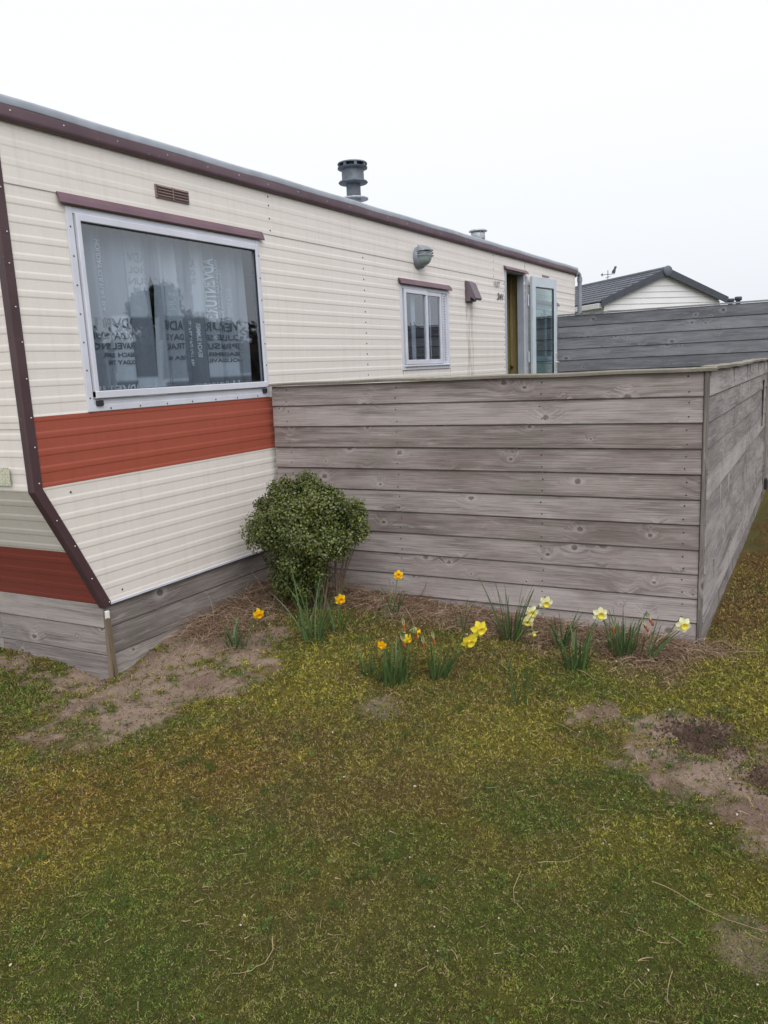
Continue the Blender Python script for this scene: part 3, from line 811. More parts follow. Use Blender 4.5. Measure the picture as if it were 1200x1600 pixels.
# ---- flues
def flue1(x, y):
    f = MB(); n = 28
    f.lathe([(.0625, 2.78), (.0625, 3.02)], n, (x, y, 0)); 
    f.lathe([(.0625, 3.003), (.124, 3.000), (.126, 3.006), (.124, 3.012), (.0625, 3.015)], n, (x, y, 0))
    root = f.build('flue_pipe', M_zinc, van)
    f = MB(); f.lathe([(.062, 3.015), (.062, 3.15)], n, (x, y, 0)); f.lathe([(.062, 3.128), (.12, 3.132), (.128, 3.140), (.12, 3.150), (.098, 3.156), (.096, 3.16), (.096, 3.255)], n, (x, y, 0))
    f.lathe([(.096, 3.245), (.128, 3.252), (.129, 3.262)], n, (x, y, 0))
    f.lathe([(.129, 3.290), (.125, 3.300), (.06, 3.312), (.0, 3.315)], n, (x, y, 0)); f.lathe([(.129, 3.290), (.122, 3.288), (.0, 3.288)], n, (x, y, 0))
    for i in range(8):
        a_ = 2 * PI * i / 8; c_, s_ = math.cos(a_), math.sin(a_); M_ = Matrix.Translation((x + .112 * c_, y + .112 * s_, 0)) @ Matrix.Rotation(a_, 4, 'Z'); f.box(-.012, .012, -.012, .012, 3.25, 3.292, M=M_)
    f.lathe([(.085, 3.25), (.085, 3.29)], n, (x, y, 0))
    f.build('flue_cap', M_darkflue, root)
flue1(-.4, 1.873)
f = MB(); x, y = -.4, 4.543; n = 24
f.lathe([(.06, 2.78), (.06, 2.95)], n, (x, y, 0)); f.lathe([(.06, 2.945), (.105, 2.948), (.107, 2.955), (.105, 2.962), (.06, 2.965)], n, (x, y, 0))
f.lathe([(.055, 2.96), (.055, 3.06)], n, (x, y, 0))
fr = f.build('flue_pipe', M_zinc, van)
f = MB(); f.lathe([(.0, 3.088), (.09, 3.082), (.108, 3.070), (.105, 3.062), (.0, 3.066)], n, (x, y, 0)); f.lathe([(.078, 2.975), (.082, 2.98), (.082, 3.045), (.078, 3.05)], n, (x, y, 0))
for i in range(8):
    a_ = 2 * PI * i / 8; f.tube([(x + .081 * math.cos(a_), y + .081 * math.sin(a_), 2.96), (x + .081 * math.cos(a_), y + .081 * math.sin(a_), 3.066)], .004, 5)
f.build('flue_cap', M_zinc, fr)
# drain pipe at the far corner
f = MB(); f.tube([(.03, 6.98, 2.755), (.03, 7.06, 2.755), (.035, 7.095, 2.73), (.04, 7.10, 2.69), (.04, 7.10, .5)], .03, 12); f.tube([(.04, 7.10, 2.70), (.04, 7.10, 2.64)], .036, 12)
f.build('drain_pipe', simple('grey_drain_pipe', (.22, .24, .28), .5), van)

# ---- skirting boards (part of the caravan)
def board_wall(mb, p0, dirv, length, zs, thick=.02, idx0=0, gap=.004, nrm_=None, seed=0, slope=.006, m=0, joints=()):
    """horizontal boards; p0 lower corner of outer face, dirv along, normal nrm_ (outward)"""
    rg = random.Random(seed)
    d = Vector(dirv).normalized(); n = Vector(nrm_).normalized()
    M = Matrix.Identity(4)
    for i in range(3): M[i][0] = d[i]; M[i][1] = n[i]; M[i][2] = (0, 0, 1)[i]; M[i][3] = p0[i]
    for i in range(len(zs) - 1):
        cuts = [0] + list(joints) + [length]
        jt = rg.uniform(-.0015, .0015)
        for j in range(len(cuts) - 1):
            a_, b_ = cuts[j], cuts[j + 1]
            Mr = M @ Matrix.Translation((0, jt, (zs[i] + zs[i + 1]) / 2)) @ Matrix.Rotation(-math.atan2(slope, zs[i + 1] - zs[i]) * -1, 4, 'X')
            h = (zs[i + 1] - zs[i]) / 2 - gap / 2
            if j == 0: mb.box(.002, length - .002, -thick - .012, -thick * .55, zs[i] - .012 if i else zs[i], zs[i] + .012, m, M=M, idx=idx0 + 900 + i, ax=0)
            mb.box(a_ + .0015 * (j > 0), b_ - .0015 * (j < len(cuts) - 2), -thick, 0, -h, h, m, M=Mr, bev=.003, idx=idx0 + i * 7 + j * 31, ax=0, u0=rg.uniform(0, 5))
mb = MB()
board_wall(mb, (-.012, -1.465, 0), (0, 1, 0), 1.50, [-.20, -.068, .089, .243, .376], nrm_=(1, 0, 0), idx0=100, seed=2)
mb.build('side_skirting', M_skirt, van)
mb = MB(); S0 = Vector((-.02, -1.478, 0)) + Vector((0, 0, 0)); nE = Vector((ed.y, -ed.x, 0)); nE = nE if nE.y < 0 else -nE
board_wall(mb, S0 + ed * 2.6, -ed, 2.6, [-.20, -.062, .087, .243, .378], nrm_=nE, idx0=200, seed=5, joints=(1.75,))
mb.build('end_skirting', M_skirt, van)
mb = MB()
mb.box(-.012, .012, -.006, .006, -.12, .335, M=Matrix.Translation((-.004, -1.481, 0)) @ Matrix.Rotation(R(-2), 4, 'X'), idx=3, ax=2)
mb.box(-.010, .010, -.006, .006, -.12, .31, M=Matrix.Translation((.012, -1.462, 0)) @ Matrix.Rotation(R(4), 4, 'X') @ Matrix.Rotation(R(3), 4, 'Y'), idx=5, ax=2)
mb.build('corner_lath', M_lath, van)
mb = MB(); mb.box(-.008, .010, -.012, .008, .30, .345, M=Matrix.Translation((.01, -1.472, 0)), bev=.002); mb.build('corner_clip', simple('white_plastic', (.7, .7, .68), .4), van)
mb = MB(); mb.box(-2.9, -.06, -1.42, 6.9, .02, .40); mb.build('chassis', M_dark, van)

# ------------------------------------------------------------------ curtains
k = NT('printed_curtain', .9, 0, .1); uv = k.new('TexCoord').outputs['UV']
wv = k.noise(k.mapping(uv, (60, 900, 1)), 1, 2); wv2 = k.noise(k.mapping(uv, (900, 60, 1)), 1, 2)
fab = k.ramp(k.math('ADD', k.math('MULTIPLY', wv, .5), k.math('MULTIPLY', wv2, .5)), [(.3, (.86, .86, .86)), (.7, (1.08, 1.08, 1.08))])
at = k.new('Attribute', attribute_name='Col').outputs['Color']
cc_ = k.mix(1., at, fab, 'MULTIPLY'); k.base(cc_)
M_curt = k.mat
def pleat(y, z, ph): 
    a_ = 2 * PI * y / .155 + ph + .5 * math.sin(2 * PI * y / .41)
    s_ = .5 + .5 * min(1, max(0, (2.35 - z) / .5))
    return -.105 + .024 * s_ * math.sin(a_) + .006 * math.sin(2.3 * a_ + z * 1.2)
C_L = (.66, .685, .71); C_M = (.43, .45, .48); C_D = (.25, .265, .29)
def make_curtain(label, ph, y0f, y1f, cells, texts):
    mb = MB(); ny, nz = 90, 60; z0, z1 = 1.46, 2.42
    vs = []; fs = []; cs = []; 
    for j in range(nz + 1):
        z = z0 + (z1 - z0) * j / nz; a_, b_ = y0f(z), y1f(z)
        for i in range(ny + 1):
            y = a_ + (b_ - a_) * i / ny
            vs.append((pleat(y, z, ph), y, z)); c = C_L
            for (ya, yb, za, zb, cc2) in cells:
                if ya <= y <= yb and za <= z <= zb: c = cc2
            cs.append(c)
    for j in range(nz):
        for i in range(ny):
            q = j * (ny + 1) + i; fs.append((q, q + 1, q + ny + 2, q + ny + 1))
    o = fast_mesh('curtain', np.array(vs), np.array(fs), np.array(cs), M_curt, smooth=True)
    tag(o, label, 'curtain', 'printed curtains behind the big window')
    for (colr, items) in texts:
        mb = MB()
        for (body, size, kind, Y, Z, maxw) in items:
            def fn(x, y, kind=kind, Y=Y, Z=Z):
                if kind == 'h': yy, zz = Y - x, Z + y
                elif kind == 'down': yy, zz = Y - y, Z - x
                else: yy, zz = Y + y, Z + x
                return (pleat(yy, zz, ph) + .004, yy, zz)
            put_text(mb, body, size, fn, size > .03, maxw=maxw)
        mb.build('printed_text', colr, o)
    return o
INK_D = simple('dark_curtain_ink', (.15, .16, .18), .9); INK_L = simple('pale_curtain_ink', (.80, .82, .84), .9); INK_G = simple('grey_curtain_ink', (.42, .44, .47), .9)
blk = lambda Y, Z, w: [('ADVENTURE', .075, 'h', Y, Z, w), ('HOLIDAY CULTURE SEA', .048, 'h', Y, Z - .058, w), ('TRAVEL SPRING SUN', .048, 'h', Y, Z - .112, w), ('BEACH SUMMER', .032, 'h', Y - .02, Z - .155, w * .62), ('HOLIDAY TRAVEL', .032, 'h', Y, Z - .195, w * .62)]
make_curtain('left curtain behind the big window, pale grey printed with mirrored words', 0.,
    lambda z: -1.39, lambda z: -.865 + .03 * min(1, max(0, (2.1 - z) / .6)) + .028 + .05 * min(1, max(0, (z - 2.08) / .15)),
    [(-2, -1.0, 1.905, 2.5, C_M), (-1.0, -.89, 1.90, 2.5, C_L), (-.89, -.8, 1.90, 2.5, C_M), (-1.5, -.985, 1.55, 1.905, C_L), (-.985, -.7, 1.56, 1.905, C_D), (-1.5, -.97, 1.46, 1.545, C_D), (-1.5, -1.12, 1.52, 1.9, C_M)],  # pale upper strip: light on the fold painted into the curtain colour
    [(INK_D, blk(-1.0, 1.835, .34)), (INK_L, [('HOLIDAY CULTURE SEA', .052, 'down', -1.17, 2.29, .37), ('ADVENTURE', .06, 'h', -1.0, 1.485, .3), ('SUN', .04, 'h', -.86, 1.482, .1)]),
     (INK_G, [('ADVENTURE', .10, 'down', -1.26, 2.29, .42), ('ADV', .07, 'h', -.87, 2.20, .10), ('HOL', .05, 'h', -.87, 2.14, .10), ('SUN', .05, 'h', -.87, 2.08, .10), ('SUM', .035, 'h', -.87, 2.04, .08)])])
make_curtain('right curtain behind the big window, printed with large ADVENTURE lettering', 1.3,
    lambda z: -.806 - .022 * min(1, max(0, (2.1 - z) / .6)) - .03 * min(1, max(0, (z - 2.08) / .15)), lambda z: -.022 + .006 * math.sin(z * 4),
    [(-.9, -.77, 1.9, 2.5, C_M), (-.77, -.63, 1.9, 2.5, C_L), (-.63, -.50, 1.905, 2.5, C_M), (-.50, -.38, 1.9, 2.5, C_L), (-.38, 0, 1.905, 2.5, C_M), (-.62, -.42, 1.54, 1.91, C_D), (-.8, -.62, 1.55, 1.91, C_M), (-.42, 0, 1.56, 1.91, C_M), (-.40, -.15, 1.46, 1.66, C_L), (-.8, -.42, 1.46, 1.53, C_D), (-.42, 0, 1.46, 1.54, C_D)],  # two pale upper strips are lit folds, put in as colour beside the print
    [(INK_D, [('ADVEN', .075, 'h', -.63, 1.835, .14), ('DAY CUL', .048, 'h', -.63, 1.777, .14), ('TRAVEL S', .048, 'h', -.63, 1.723, .14), ('SEA HOL', .032, 'h', -.63, 1.66, .12), ('VENTURE', .075, 'h', -.135, 1.835, .29), ('CULTURE SEA', .048, 'h', -.135, 1.777, .29), ('SPRING SUN', .048, 'h', -.135, 1.723, .29), ('BEACH SUMMER', .032, 'h', -.14, 1.68, .25), ('HOLIDAY TRAVEL', .032, 'h', -.14, 1.64, .25)]),
     (INK_L, [('ADVENTURE', .080, 'down', -.325, 2.27, .36), ('HOLIDAY CULTURE SEA', .05, 'down', -.265, 2.27, .36), ('TRAVEL SPRING SUN', .05, 'down', -.215, 2.22, .32), ('BEACH SUMMER', .03, 'down', -.172, 2.1, .18),
              ('TRAVEL SPRING SUN', .05, 'up', -.44, 1.60, .30), ('BEACH SUMMER', .034, 'up', -.495, 1.67, .21), ('SEA HOLIDAY TRAVEL', .034, 'up', -.54, 1.62, .28),
              ('SUMMER BEACH', .034, 'down', -.70, 2.12, .22), ('SUN', .034, 'down', -.66, 2.05, .10), ('H', .05, 'h', -.16, 1.485, .03), ('V', .05, 'h', -.22, 1.485, .04), ('SUN SEA HOLIDAY', .035, 'h', -.3, 1.487, .22), ('SUN', .05, 'down', -.74, 1.56, .08)]),
     (INK_G, [('ADVENTURE', .07, 'h', -.47, 2.21, .16), ('CULTURE', .045, 'h', -.47, 2.16, .15), ('TRAVEL SPRING', .045, 'h', -.47, 2.11, .16), ('BEACH', .035, 'h', -.5, 2.07, .08), ('HOLIDAY', .035, 'h', -.5, 2.03, .10)])])
# pale net in the small window
for (Y, lab) in ((1.895, 'pale gathered net strip inside the small sliding window'), (5.215, 'pale gathered net inside the window behind the open door')):
    mb = MB()
    for (ya, yb) in ((Y + .30, Y + .37), (Y + .66, Y + .69)):
        mb.grid([[( -.06 + .008 * math.sin((y_ - Y) * 260), y_, z_) for y_ in np.linspace(ya, yb, 14)] for z_ in (1.55, 2.25)])
    o = mb.build('net_curtain', simple('net_fabric', (.42, .44, .5), .9), None); tag(o, lab, 'curtain')
mb = MB(); mb.lathe([(.0, 0), (.03, 0), (.034, .02), (.024, .05), (.012, .075), (.022, .095), (.018, .12), (0, .13)], 14, (-.06, 2.01, 1.60)); mb.box(-.09, -.03, 1.93, 2.85, 1.575, 1.598)
o = mb.build('ornament', simple('white_china', (.6, .6, .58), .3), None); tag(o, 'small white china ornament on the sill inside the small window', 'ornament')

# ------------------------------------------------------------------ front fence
FA = Vector((2.744, .195, 0)); AF = R(-94.0722); fd = Vector((math.sin(AF), math.cos(AF), 0))     # from corner to caravan
nF = Vector((fd.y, -fd.x, 0)); nF = nF if nF.y < 0 else -nF
LEN = (FA - Vector((.045, 0, 0))).length
fence = empty('timber_fence', 'waist-high fence of weathered grey horizontal boards between caravan and lawn corner', 'fence', (0, 0, 0))
zs = [1.470 - .1362 * i for i in range(12)]; zs[0] = 1.470; zs = zs[::-1]
zs = [z for z in zs]
mb = MB()
board_wall(mb, FA + fd * LEN - nF * 0, -fd, LEN - .024, zs, nrm_=nF, idx0=10, seed=11, slope=.010, gap=.0065)
rg = random.Random(8)
P0 = FA + fd * LEN
for i in range(11):
    zc = (zs[i] + zs[i + 1]) / 2
    for u_ in (.12, .92, 1.83, LEN - .10):
        for dz in (-.035, .035):
            c_ = P0 - fd * (u_ + rg.uniform(-.008, .008)) + nF * (.0045 if dz < 0 else -.0005); mb.lathe([(0, .0015), (.0032, .001), (.0045, -.001)], 6, (c_.x, c_.y, zc + dz + rg.uniform(-.006, .006)), axis=nF, m=1)
mb.build('boards', [M_fence, M_screw], fence)
mb = MB()
def along(p0, d, n):
    M = Matrix.Identity(4)
    for i in range(3): M[i][0] = d[i]; M[i][1] = n[i]; M[i][2] = (0, 0, 1)[i]; M[i][3] = p0[i]
    return M
Mf = along(P0, -fd, nF)
# cap with slight sag, two lengths
rows = []
for t in np.linspace(0, LEN + .035, 40):
    s_ = .003 * math.sin(t * 2.3) + .002 * math.sin(t * 9)
    rows.append([Mf @ Vector(q) for q in ((t, -.050, 1.467 + s_), (t, -.050, 1.485 + s_), (t, -.046, 1.488 + s_), (t, .020, 1.487 + s_), (t, .026, 1.482 + s_), (t, .024, 1.467 + s_))])
vv_ = [0, .03, .05, .12, .14, .17, .2]
mb.grid(rows, closed=True, sm=False, uvf=lambda i, j: (i * .07, 5 + vv_[j]))
mb.face(rows[0]); mb.face(rows[-1][::-1]); mb.build('cap_rail', M_cap, fence)
def post(parent, M, a0, a1, b0, b1, c0, c1, idx, m_=None):
    w = MB(); w.box(a0, a1, b0, b1, c0, c1, M=M, bev=.003, idx=idx, ax=2); w.build('post', m_ or M_postw, parent)
post(fence, Mf, LEN - .022, LEN + .003, -.05, .010, -.15, 1.474, 60)
for t in (.03, .95, 1.85): post(fence, Mf, t, t + .06, -.095, -.036, -.2, 1.46, 61 + int(t * 3))

# side fence with gate strap
AS = R(-1.0395); sdv = Vector((math.sin(AS), math.cos(AS), 0)); nS = Vector((sdv.y, -sdv.x, 0)); 
SL = 4.60
sf = empty('timber_fence', 'side fence of grey boards running back from the corner post, with black gate strap', 'fence', (0, 0, 0))
S0 = FA + Vector((.004, .012, 0)); Ms = along(S0, sdv, nS)
mb = MB(); board_wall(mb, S0, sdv, SL - .02, zs, nrm_=nS, idx0=300, seed=14, slope=.009, gap=.005, joints=())
# shrinkage checks and saw marks on the boards: slim recess strips
rg = random.Random(77)
for i in range(11):
    for q in range(rg.randint(2, 5)):
        t = rg.uniform(.3, SL - .3); mb.box(t, t + .006, -.002, .0052, zs[i] + .012, zs[i + 1] - .008, 0, M=Ms, idx=400 + i, ax=2)
mb.build('boards', M_fence_side, sf)
rows = []
for t in np.linspace(-.0, SL + .02, 40):
    s_ = .003 * math.sin(t * 2.3 + 1) + .002 * math.sin(t * 8); rows.append([Ms @ Vector(q) for q in ((t, -.050, 1.467 + s_), (t, -.050, 1.485 + s_), (t, -.046, 1.488 + s_), (t, .018, 1.487 + s_), (t, .024, 1.482 + s_), (t, .022, 1.467 + s_))])
mb = MB(); mb.grid(rows, closed=True, sm=False, uvf=lambda i, j: (i * .07, 7 + vv_[j])); mb.face(rows[0]); mb.face(rows[-1][::-1]); mb.build('cap_rail', M_cap, sf)
post(sf, Ms, SL - .018, SL + .10, -.04, .012, -.1, 1.474, 71)
for t in (.06, 1.5, 3.0): post(sf, Ms, t, t + .06, -.095, -.036, -.2, 1.46, 72 + int(t))
mb = MB(); mb.box(3.95, 3.985, .006, .014, .84, 1.27, M=Ms, bev=.002); mb.box(3.93, 4.01, .006, .016, 1.25, 1.285, M=Ms, bev=.002); mb.build('gate_strap', M_rubber, sf)
mb = MB(); mb.box(SL + .12, SL + .18, -.02, .04, .10, .22, M=Ms, bev=.01); mb.build('gate_stop', M_rubber, sf)
# neighbouring gate beyond the side fence
gt = empty('garden_gate', 'grey boarded gate leaf standing past the far end of the side fence', 'gate', (0, 0, 0))
mb = MB(); Mg = along(S0 + sdv * (SL + .13) - nS * .0, sdv, nS)
board_wall(mb, S0 + sdv * (SL + .13) - nS * .0, sdv, .9, zs[1:], nrm_=nS, idx0=500, seed=19, slope=.006); mb.build('boards', M_fence_side, gt)
mb = MB(); mb.box(.0, .08, .002, .02, .05, 1.46, M=Mg @ Matrix.Translation((0, .004, 0)), idx=81, ax=2); mb.build('post', M_postw, gt)

# back fence, dark and tall
bf = empty('tall_fence', 'tall dark blue-grey board fence behind the terrace, touching the caravan', 'fence', (0, 0, 0))
BA = R(85.93); bd = Vector((math.sin(BA), math.cos(BA), 0)); nB = Vector((bd.y, -bd.x, 0)); nB = nB if nB.y < 0 else -nB
B0 = Vector((.015, 6.190, 0)); zb = [2.135 - .1465 * i for i in range(16)][::-1]
mb = MB(); board_wall(mb, B0, bd, 5.2, zb, nrm_=nB, idx0=600, seed=23, slope=.009, gap=.006); mb.build('boards', M_fence_back, bf)
Mb_ = along(B0, bd, nB); mb = MB(); mb.box(0, 5.2, -.03, .012, 2.138, 2.156, M=Mb_, idx=90, ax=0)
mb.build('cap_rail', M_fence_back, bf)
for t in (0.05, 1.7, 3.4, 5.1): post(bf, Mb_, t, t + .07, -.11, -.034, -.1, 2.13, 91 + int(t), M_fence_back)

# ------------------------------------------------------------------ neighbour chalet
ch = empty('neighbour_chalet', 'white clapboard chalet with dark tiled gable roof beyond the tall fence', 'chalet', (0, 0, 0))
ra = R(-47); rd = Vector((math.sin(ra), math.cos(ra), 0)); ga = ra + PI / 2; gd = Vector((math.sin(ga), math.cos(ga), 0))
AP = Vector((-1.044, 18.731, 0))
def chp(t, s_, z): return AP + gd * t + rd * s_ + Vector((0, 0, z))
HW, ZE, ZA, CL = 1.86, 3.09, 3.80, 9.0
M_clap = simple('white_clapboard', (.66, .66, .68), .5, 0, .04, 3); M_fascia = simple('dark_barge_board', (.045, .052, .07), .5, 0, .15)
mb = MB(); z = .2
while z < ZA - .02:
    z2 = min(z + .155, ZA - .01)
    def wid(q): return HW if q <= ZE else HW * (ZA - q) / (ZA - ZE)
    w1, w2 = wid(z), wid(z2)
    o1, o2 = -.018, .0
    mb.face([chp(-w1, o1, z), chp(w1, o1, z), chp(w2, o2, z2), chp(-w2, o2, z2)]); mb.face([chp(-w1, .004, z), chp(w1, .004, z), chp(w1, o1, z), chp(-w1, o1, z)])
    if z2 <= ZE:
        for sg in (-1, 1): mb.face([chp(sg * (HW + .018), 0, z), chp(sg * (HW + .018), CL, z), chp(sg * HW, CL, z2), chp(sg * HW, 0, z2)])
    z = z2
mb.face([chp(-HW, CL, .2), chp(HW, CL, .2), chp(HW, CL, ZE), chp(0, CL, ZA), chp(-HW, CL, ZE)])
mb.build('wall', M_clap, ch)
# roof: tiled courses
k = NT('dark_roof_tiles', .6); k.base(k.ramp(k.noise(k.coord(), 3, 4), [(.3, (.075, .085, .11)), (.7, (.13, .145, .175))])); M_tile = k.mat
mb = MB()
for sg in (-1, 1):
    nC = 9; ov = .14
    for i in range(nC):
        a0 = i / nC; a1 = (i + 1) / nC
        def rp(f_, s_, lift): 
            t = sg * (HW + ov) * (1 - f_); return chp(t, s_, ZE - .05 + (ZA + .06 - ZE + .05) * f_ + .03 + lift)
        nT = 34
        for j in range(nT):
            s0 = -.12 + (CL + .2) * j / nT; s1 = -.12 + (CL + .2) * (j + .93) / nT
            mb.face([rp(a0, s0, .028), rp(a0, s1, .028), rp(a1, s1, .0), rp(a1, s0, .0)]); mb.face([rp(a0, s0, -.0), rp(a0, s1, -.0), rp(a0, s1, .028), rp(a0, s0, .028)])
        mb.face([rp(a0, -.12, -.012), rp(a0, CL + .08, -.012), rp(a1, CL + .08, -.012), rp(a1, -.12, -.012)])
mb.tube([chp(0, -.12, ZA + .10), chp(0, CL + .1, ZA + .10)], .06, 8)
mb.build('roof', M_tile, ch)
mb = MB()
for sg in (-1, 1):
    p = [(sg * (HW + .17), ZE - .16), (0, ZA - .08), (0, ZA + .12), (sg * (HW + .17), ZE + .02)]
    for s_ in (-.16, -.12): mb.face([chp(t, s_, q) for t, q in p])
    for i in range(4):
        a_, b_ = p[i], p[(i + 1) % 4]; mb.face([chp(a_[0], -.16, a_[1]), chp(b_[0], -.16, b_[1]), chp(b_[0], -.12, b_[1]), chp(a_[0], -.12, a_[1])])
mb.build('barge_board', M_fascia, ch)
mb = MB(); c_ = chp(0, -.17, ZA + .03); mb.lathe([(0, .03), (.12, .03), (.135, .02), (.14, 0)], 24, c_, axis=-rd); mb.build('gable_roundel', simple('grey_roundel', (.10, .115, .15), .5), ch)
mb = MB()
mb.box(-.02, .10, -.02, CL, ZE - .20, ZE - .06, M=along(chp(-HW - .16, 0, 0), gd, rd), bev=.01)
mb.box(.0, .10, -.035, .03, .2, ZE - .1, M=along(chp(-HW - .02, 0, 0), gd, rd))
mb.build('gutter', simple('white_gutter', (.62, .63, .66), .4), ch)
# weather vane
RX = chp(0, 2.75, ZA + .12); vane = MB()
M_v = along(RX, Vector((.8, .6, 0)), Vector((-.6, .8, 0)))
def V_(x, z): return M_v @ Vector((x, 0, z))
vane.tube([V_(0, 0), V_(0, .30)], .012, 6); vane.tube([V_(-.20, .17), V_(.22, .19)], .009, 6)
vane.tube([V_(0, .1) + Vector((-.1, .12, 0)), V_(0, .1) + Vector((.1, -.12, 0))], .008, 6)
vane.lathe([(.0, 0), (.11, .0), (.06, .06), (.0, .07)], 12, RX - Vector((.1, .1, .16)))
for side_ in (-.006, .006):
    body = [(.12, .20), (.16, .21), (.22, .20), (.24, .24), (.25, .33), (.28, .38), (.26, .43), (.235, .40), (.21, .42), (.20, .37), (.17, .32), (.13, .27)]
    vane.face([M_v @ Vector((x, side_, z)) for x, z in body])
body2 = body + [body[0]]
for a_, b_ in zip(body2, body2[1:]): vane.face([M_v @ Vector((a_[0], -.006, a_[1])), M_v @ Vector((b_[0], -.006, b_[1])), M_v @ Vector((b_[0], .006, b_[1])), M_v @ Vector((a_[0], .006, a_[1]))])
arrow = [(-.24, .17), (-.15, .12), (-.17, .17), (-.15, .23)]; vane.face([M_v @ Vector((x, 0.002, z)) for x, z in arrow]); vane.face([M_v @ Vector((x, -.002, z)) for x, z in arrow])
vane.build('weather_vane', simple('dark_iron', (.05, .05, .06), .6), ch)
# two posts peeking over the fence
for (x, y, h_, lab) in ((.985, 16.0, 2.80, 'shorter dark post top just right of the white chalet gable'), (1.15, 16.0, 2.83, 'dark capped post top farthest right above the tall fence')):
    mb = MB(); mb.tube([(x, y, 0), (x, y, h_ - .07)], .05, 10); mb.lathe([(.05, h_ - .09), (.078, h_ - .085), (.082, h_ - .02), (.07, h_), (0, h_)], 12, (x, y, 0)); o = mb.build('vent_post', M_fascia, None); tag(o, lab, 'post', 'two dark post tops over the tall fence')

# ------------------------------------------------------------------ turf blades
rs = np.random.RandomState(7)
M_blade = vcol_mat('turf_blades', .8, .15, 0, .25)
def turf(name, n, rmax, seed, size, dens_pow=1.3, moss=False):
    rs = np.random.RandomState(seed)
    # polar sampling about the viewpoint ground point: denser where the lawn is near
    r = 1.0 + (rmax - 1.0) * rs.rand(n * 2) ** dens_pow; th = R(-75) + R(95) * rs.rand(n * 2)
    x = CAM.x + r * np.sin(th); y = CAM.y + r * np.cos(th)
    ok = ~((x < .0) & (y > -1.47)) & ~((y > .16) & (x < 2.76)) & (x > -3)
    s_ = sand_mask(x, y) + hay_mask(x, y) * .15
    ok &= rs.rand(len(x)) > s_ * .90
    hmz = humus_mask(x, y) ; ok &= (hmz < .3) | (rs.rand(len(x)) > .9)
    x = x[ok][:n]; y = y[ok][:n]; n = len(x); r = np.hypot(x - CAM.x, y - CAM.y)
    z = height(x, y)
    c = zones(x, y)
    j = rs.rand(n); j2 = rs.rand(n, 1)
    pick = rs.rand(n)
    straw = np.array((.36, .29, .16)); brown = np.array((.12, .065, .035)); lg = np.array((.14, .185, .04))
    cell = fbm(x * 55, y * 55, 101, 2); cell2 = fbm(x * 38 + 9, y * 38, 103, 2)
    col = c * (.72 + 1.15 * j2 ** 1.6) * (.58 + 1.0 * sstep(.25, .75, cell))[:, None]
    pick = np.clip(pick + (cell2 - .5) * .35, 0, 1)
    m1 = pick < .12; col[m1] = straw * (.4 + .75 * j2[m1])
    m2 = (pick > .12) & (pick < .24); col[m2] = brown * (.5 + .9 * j2[m2])
    m3 = (pick > .93); col[m3] = lg * (.5 + .8 * j2[m3])
    sc = np.clip(r / 2.2, .9, 2.3) * size
    ln = (.008 + .013 * rs.rand(n) ** 1.5) * sc; ln[m1] *= 1.35
    wdt = (.0018 + .0022 * rs.rand(n)) * sc; wdt[m1] *= .8
    az = rs.rand(n) * 2 * PI; tilt = rs.rand(n) ** .7 * 1.25
    d = np.stack([np.sin(tilt) * np.cos(az), np.sin(tilt) * np.sin(az), np.cos(tilt)], 1)
    az2 = rs.rand(n) * 2 * PI
    bend = np.stack([np.cos(az2) * .6, np.sin(az2) * .6, -.35 * rs.rand(n)], 1)
    side = np.cross(d, np.stack([np.cos(az2), np.sin(az2), 0.3 * np.ones(n)], 1)); side /= np.linalg.norm(side, axis=1)[:, None] + 1e-6
    base = np.stack([x, y, z - .002 + (cell - .45) * .014], 1)
    if moss:
        ln = (.0035 + .0045 * rs.rand(n)) * sc; wdt = (.0020 + .0020 * rs.rand(n)) * sc; base[:, 2] += rs.rand(n) * .006
        Vv, Ff = ribbons(base, d, ln, wdt, bend * .3, side, 1, .6); return Vv, Ff, np.repeat(col, 4, axis=0)
    Vv, Ff = ribbons(base, d, ln, wdt, bend, side, 2, .7)
    cols = np.repeat(col, 6, axis=0)
    return Vv, Ff, cols
Vv, Ff, Cc = turf('turf', 190000, 6.5, 7, .8, 1.9)
Vm, Fm, Cm = turf('moss', 1000000, 6.5, 8, 1.0, 1.9, True)
o = fast_mesh('moss', Vm, Fm, Cm, M_blade); o['kind'] = 'stuff'
o = fast_mesh('mossy_turf', Vv, Ff, Cc, M_blade); o['kind'] = 'stuff'
o['label'] = 'short patchy mossy grass of the lawn'

# taller green tufts (patches of real grass) and weeds
def tufts(spots, seed, hgt, colr, per, spread, wid=.0022):
    rs = np.random.RandomState(seed); B = []; C = []; 
    for (x, y, s_) in spots:
        n = int(per * s_); a_ = rs.rand(n) * 2 * PI; r_ = spread * s_ * np.sqrt(rs.rand(n)); B.append(np.stack([x + r_ * np.cos(a_), y + r_ * np.sin(a_)], 1))
    B = np.concatenate(B); n = len(B); z = height(B[:, 0], B[:, 1]); base = np.column_stack([B, z])
    az = rs.rand(n) * 2 * PI; tilt = rs.rand(n) * .8
    d = np.stack([np.sin(tilt) * np.cos(az), np.sin(tilt) * np.sin(az), np.cos(tilt)], 1)
    bend = np.stack([np.cos(az) * .5, np.sin(az) * .5, -.3 * np.ones(n)], 1)
    side = np.stack([-np.sin(az), np.cos(az), np.zeros(n)], 1)
    ln = hgt * (.4 + .8 * rs.rand(n)); V_, F_ = ribbons(base, d, ln, wid * (.6 + .8 * rs.rand(n)), bend, side, 3, .9)
    col = np.array(colr)[None] * (.6 + .8 * rs.rand(n, 1)); return V_, F_, np.repeat(col, 8, axis=0)
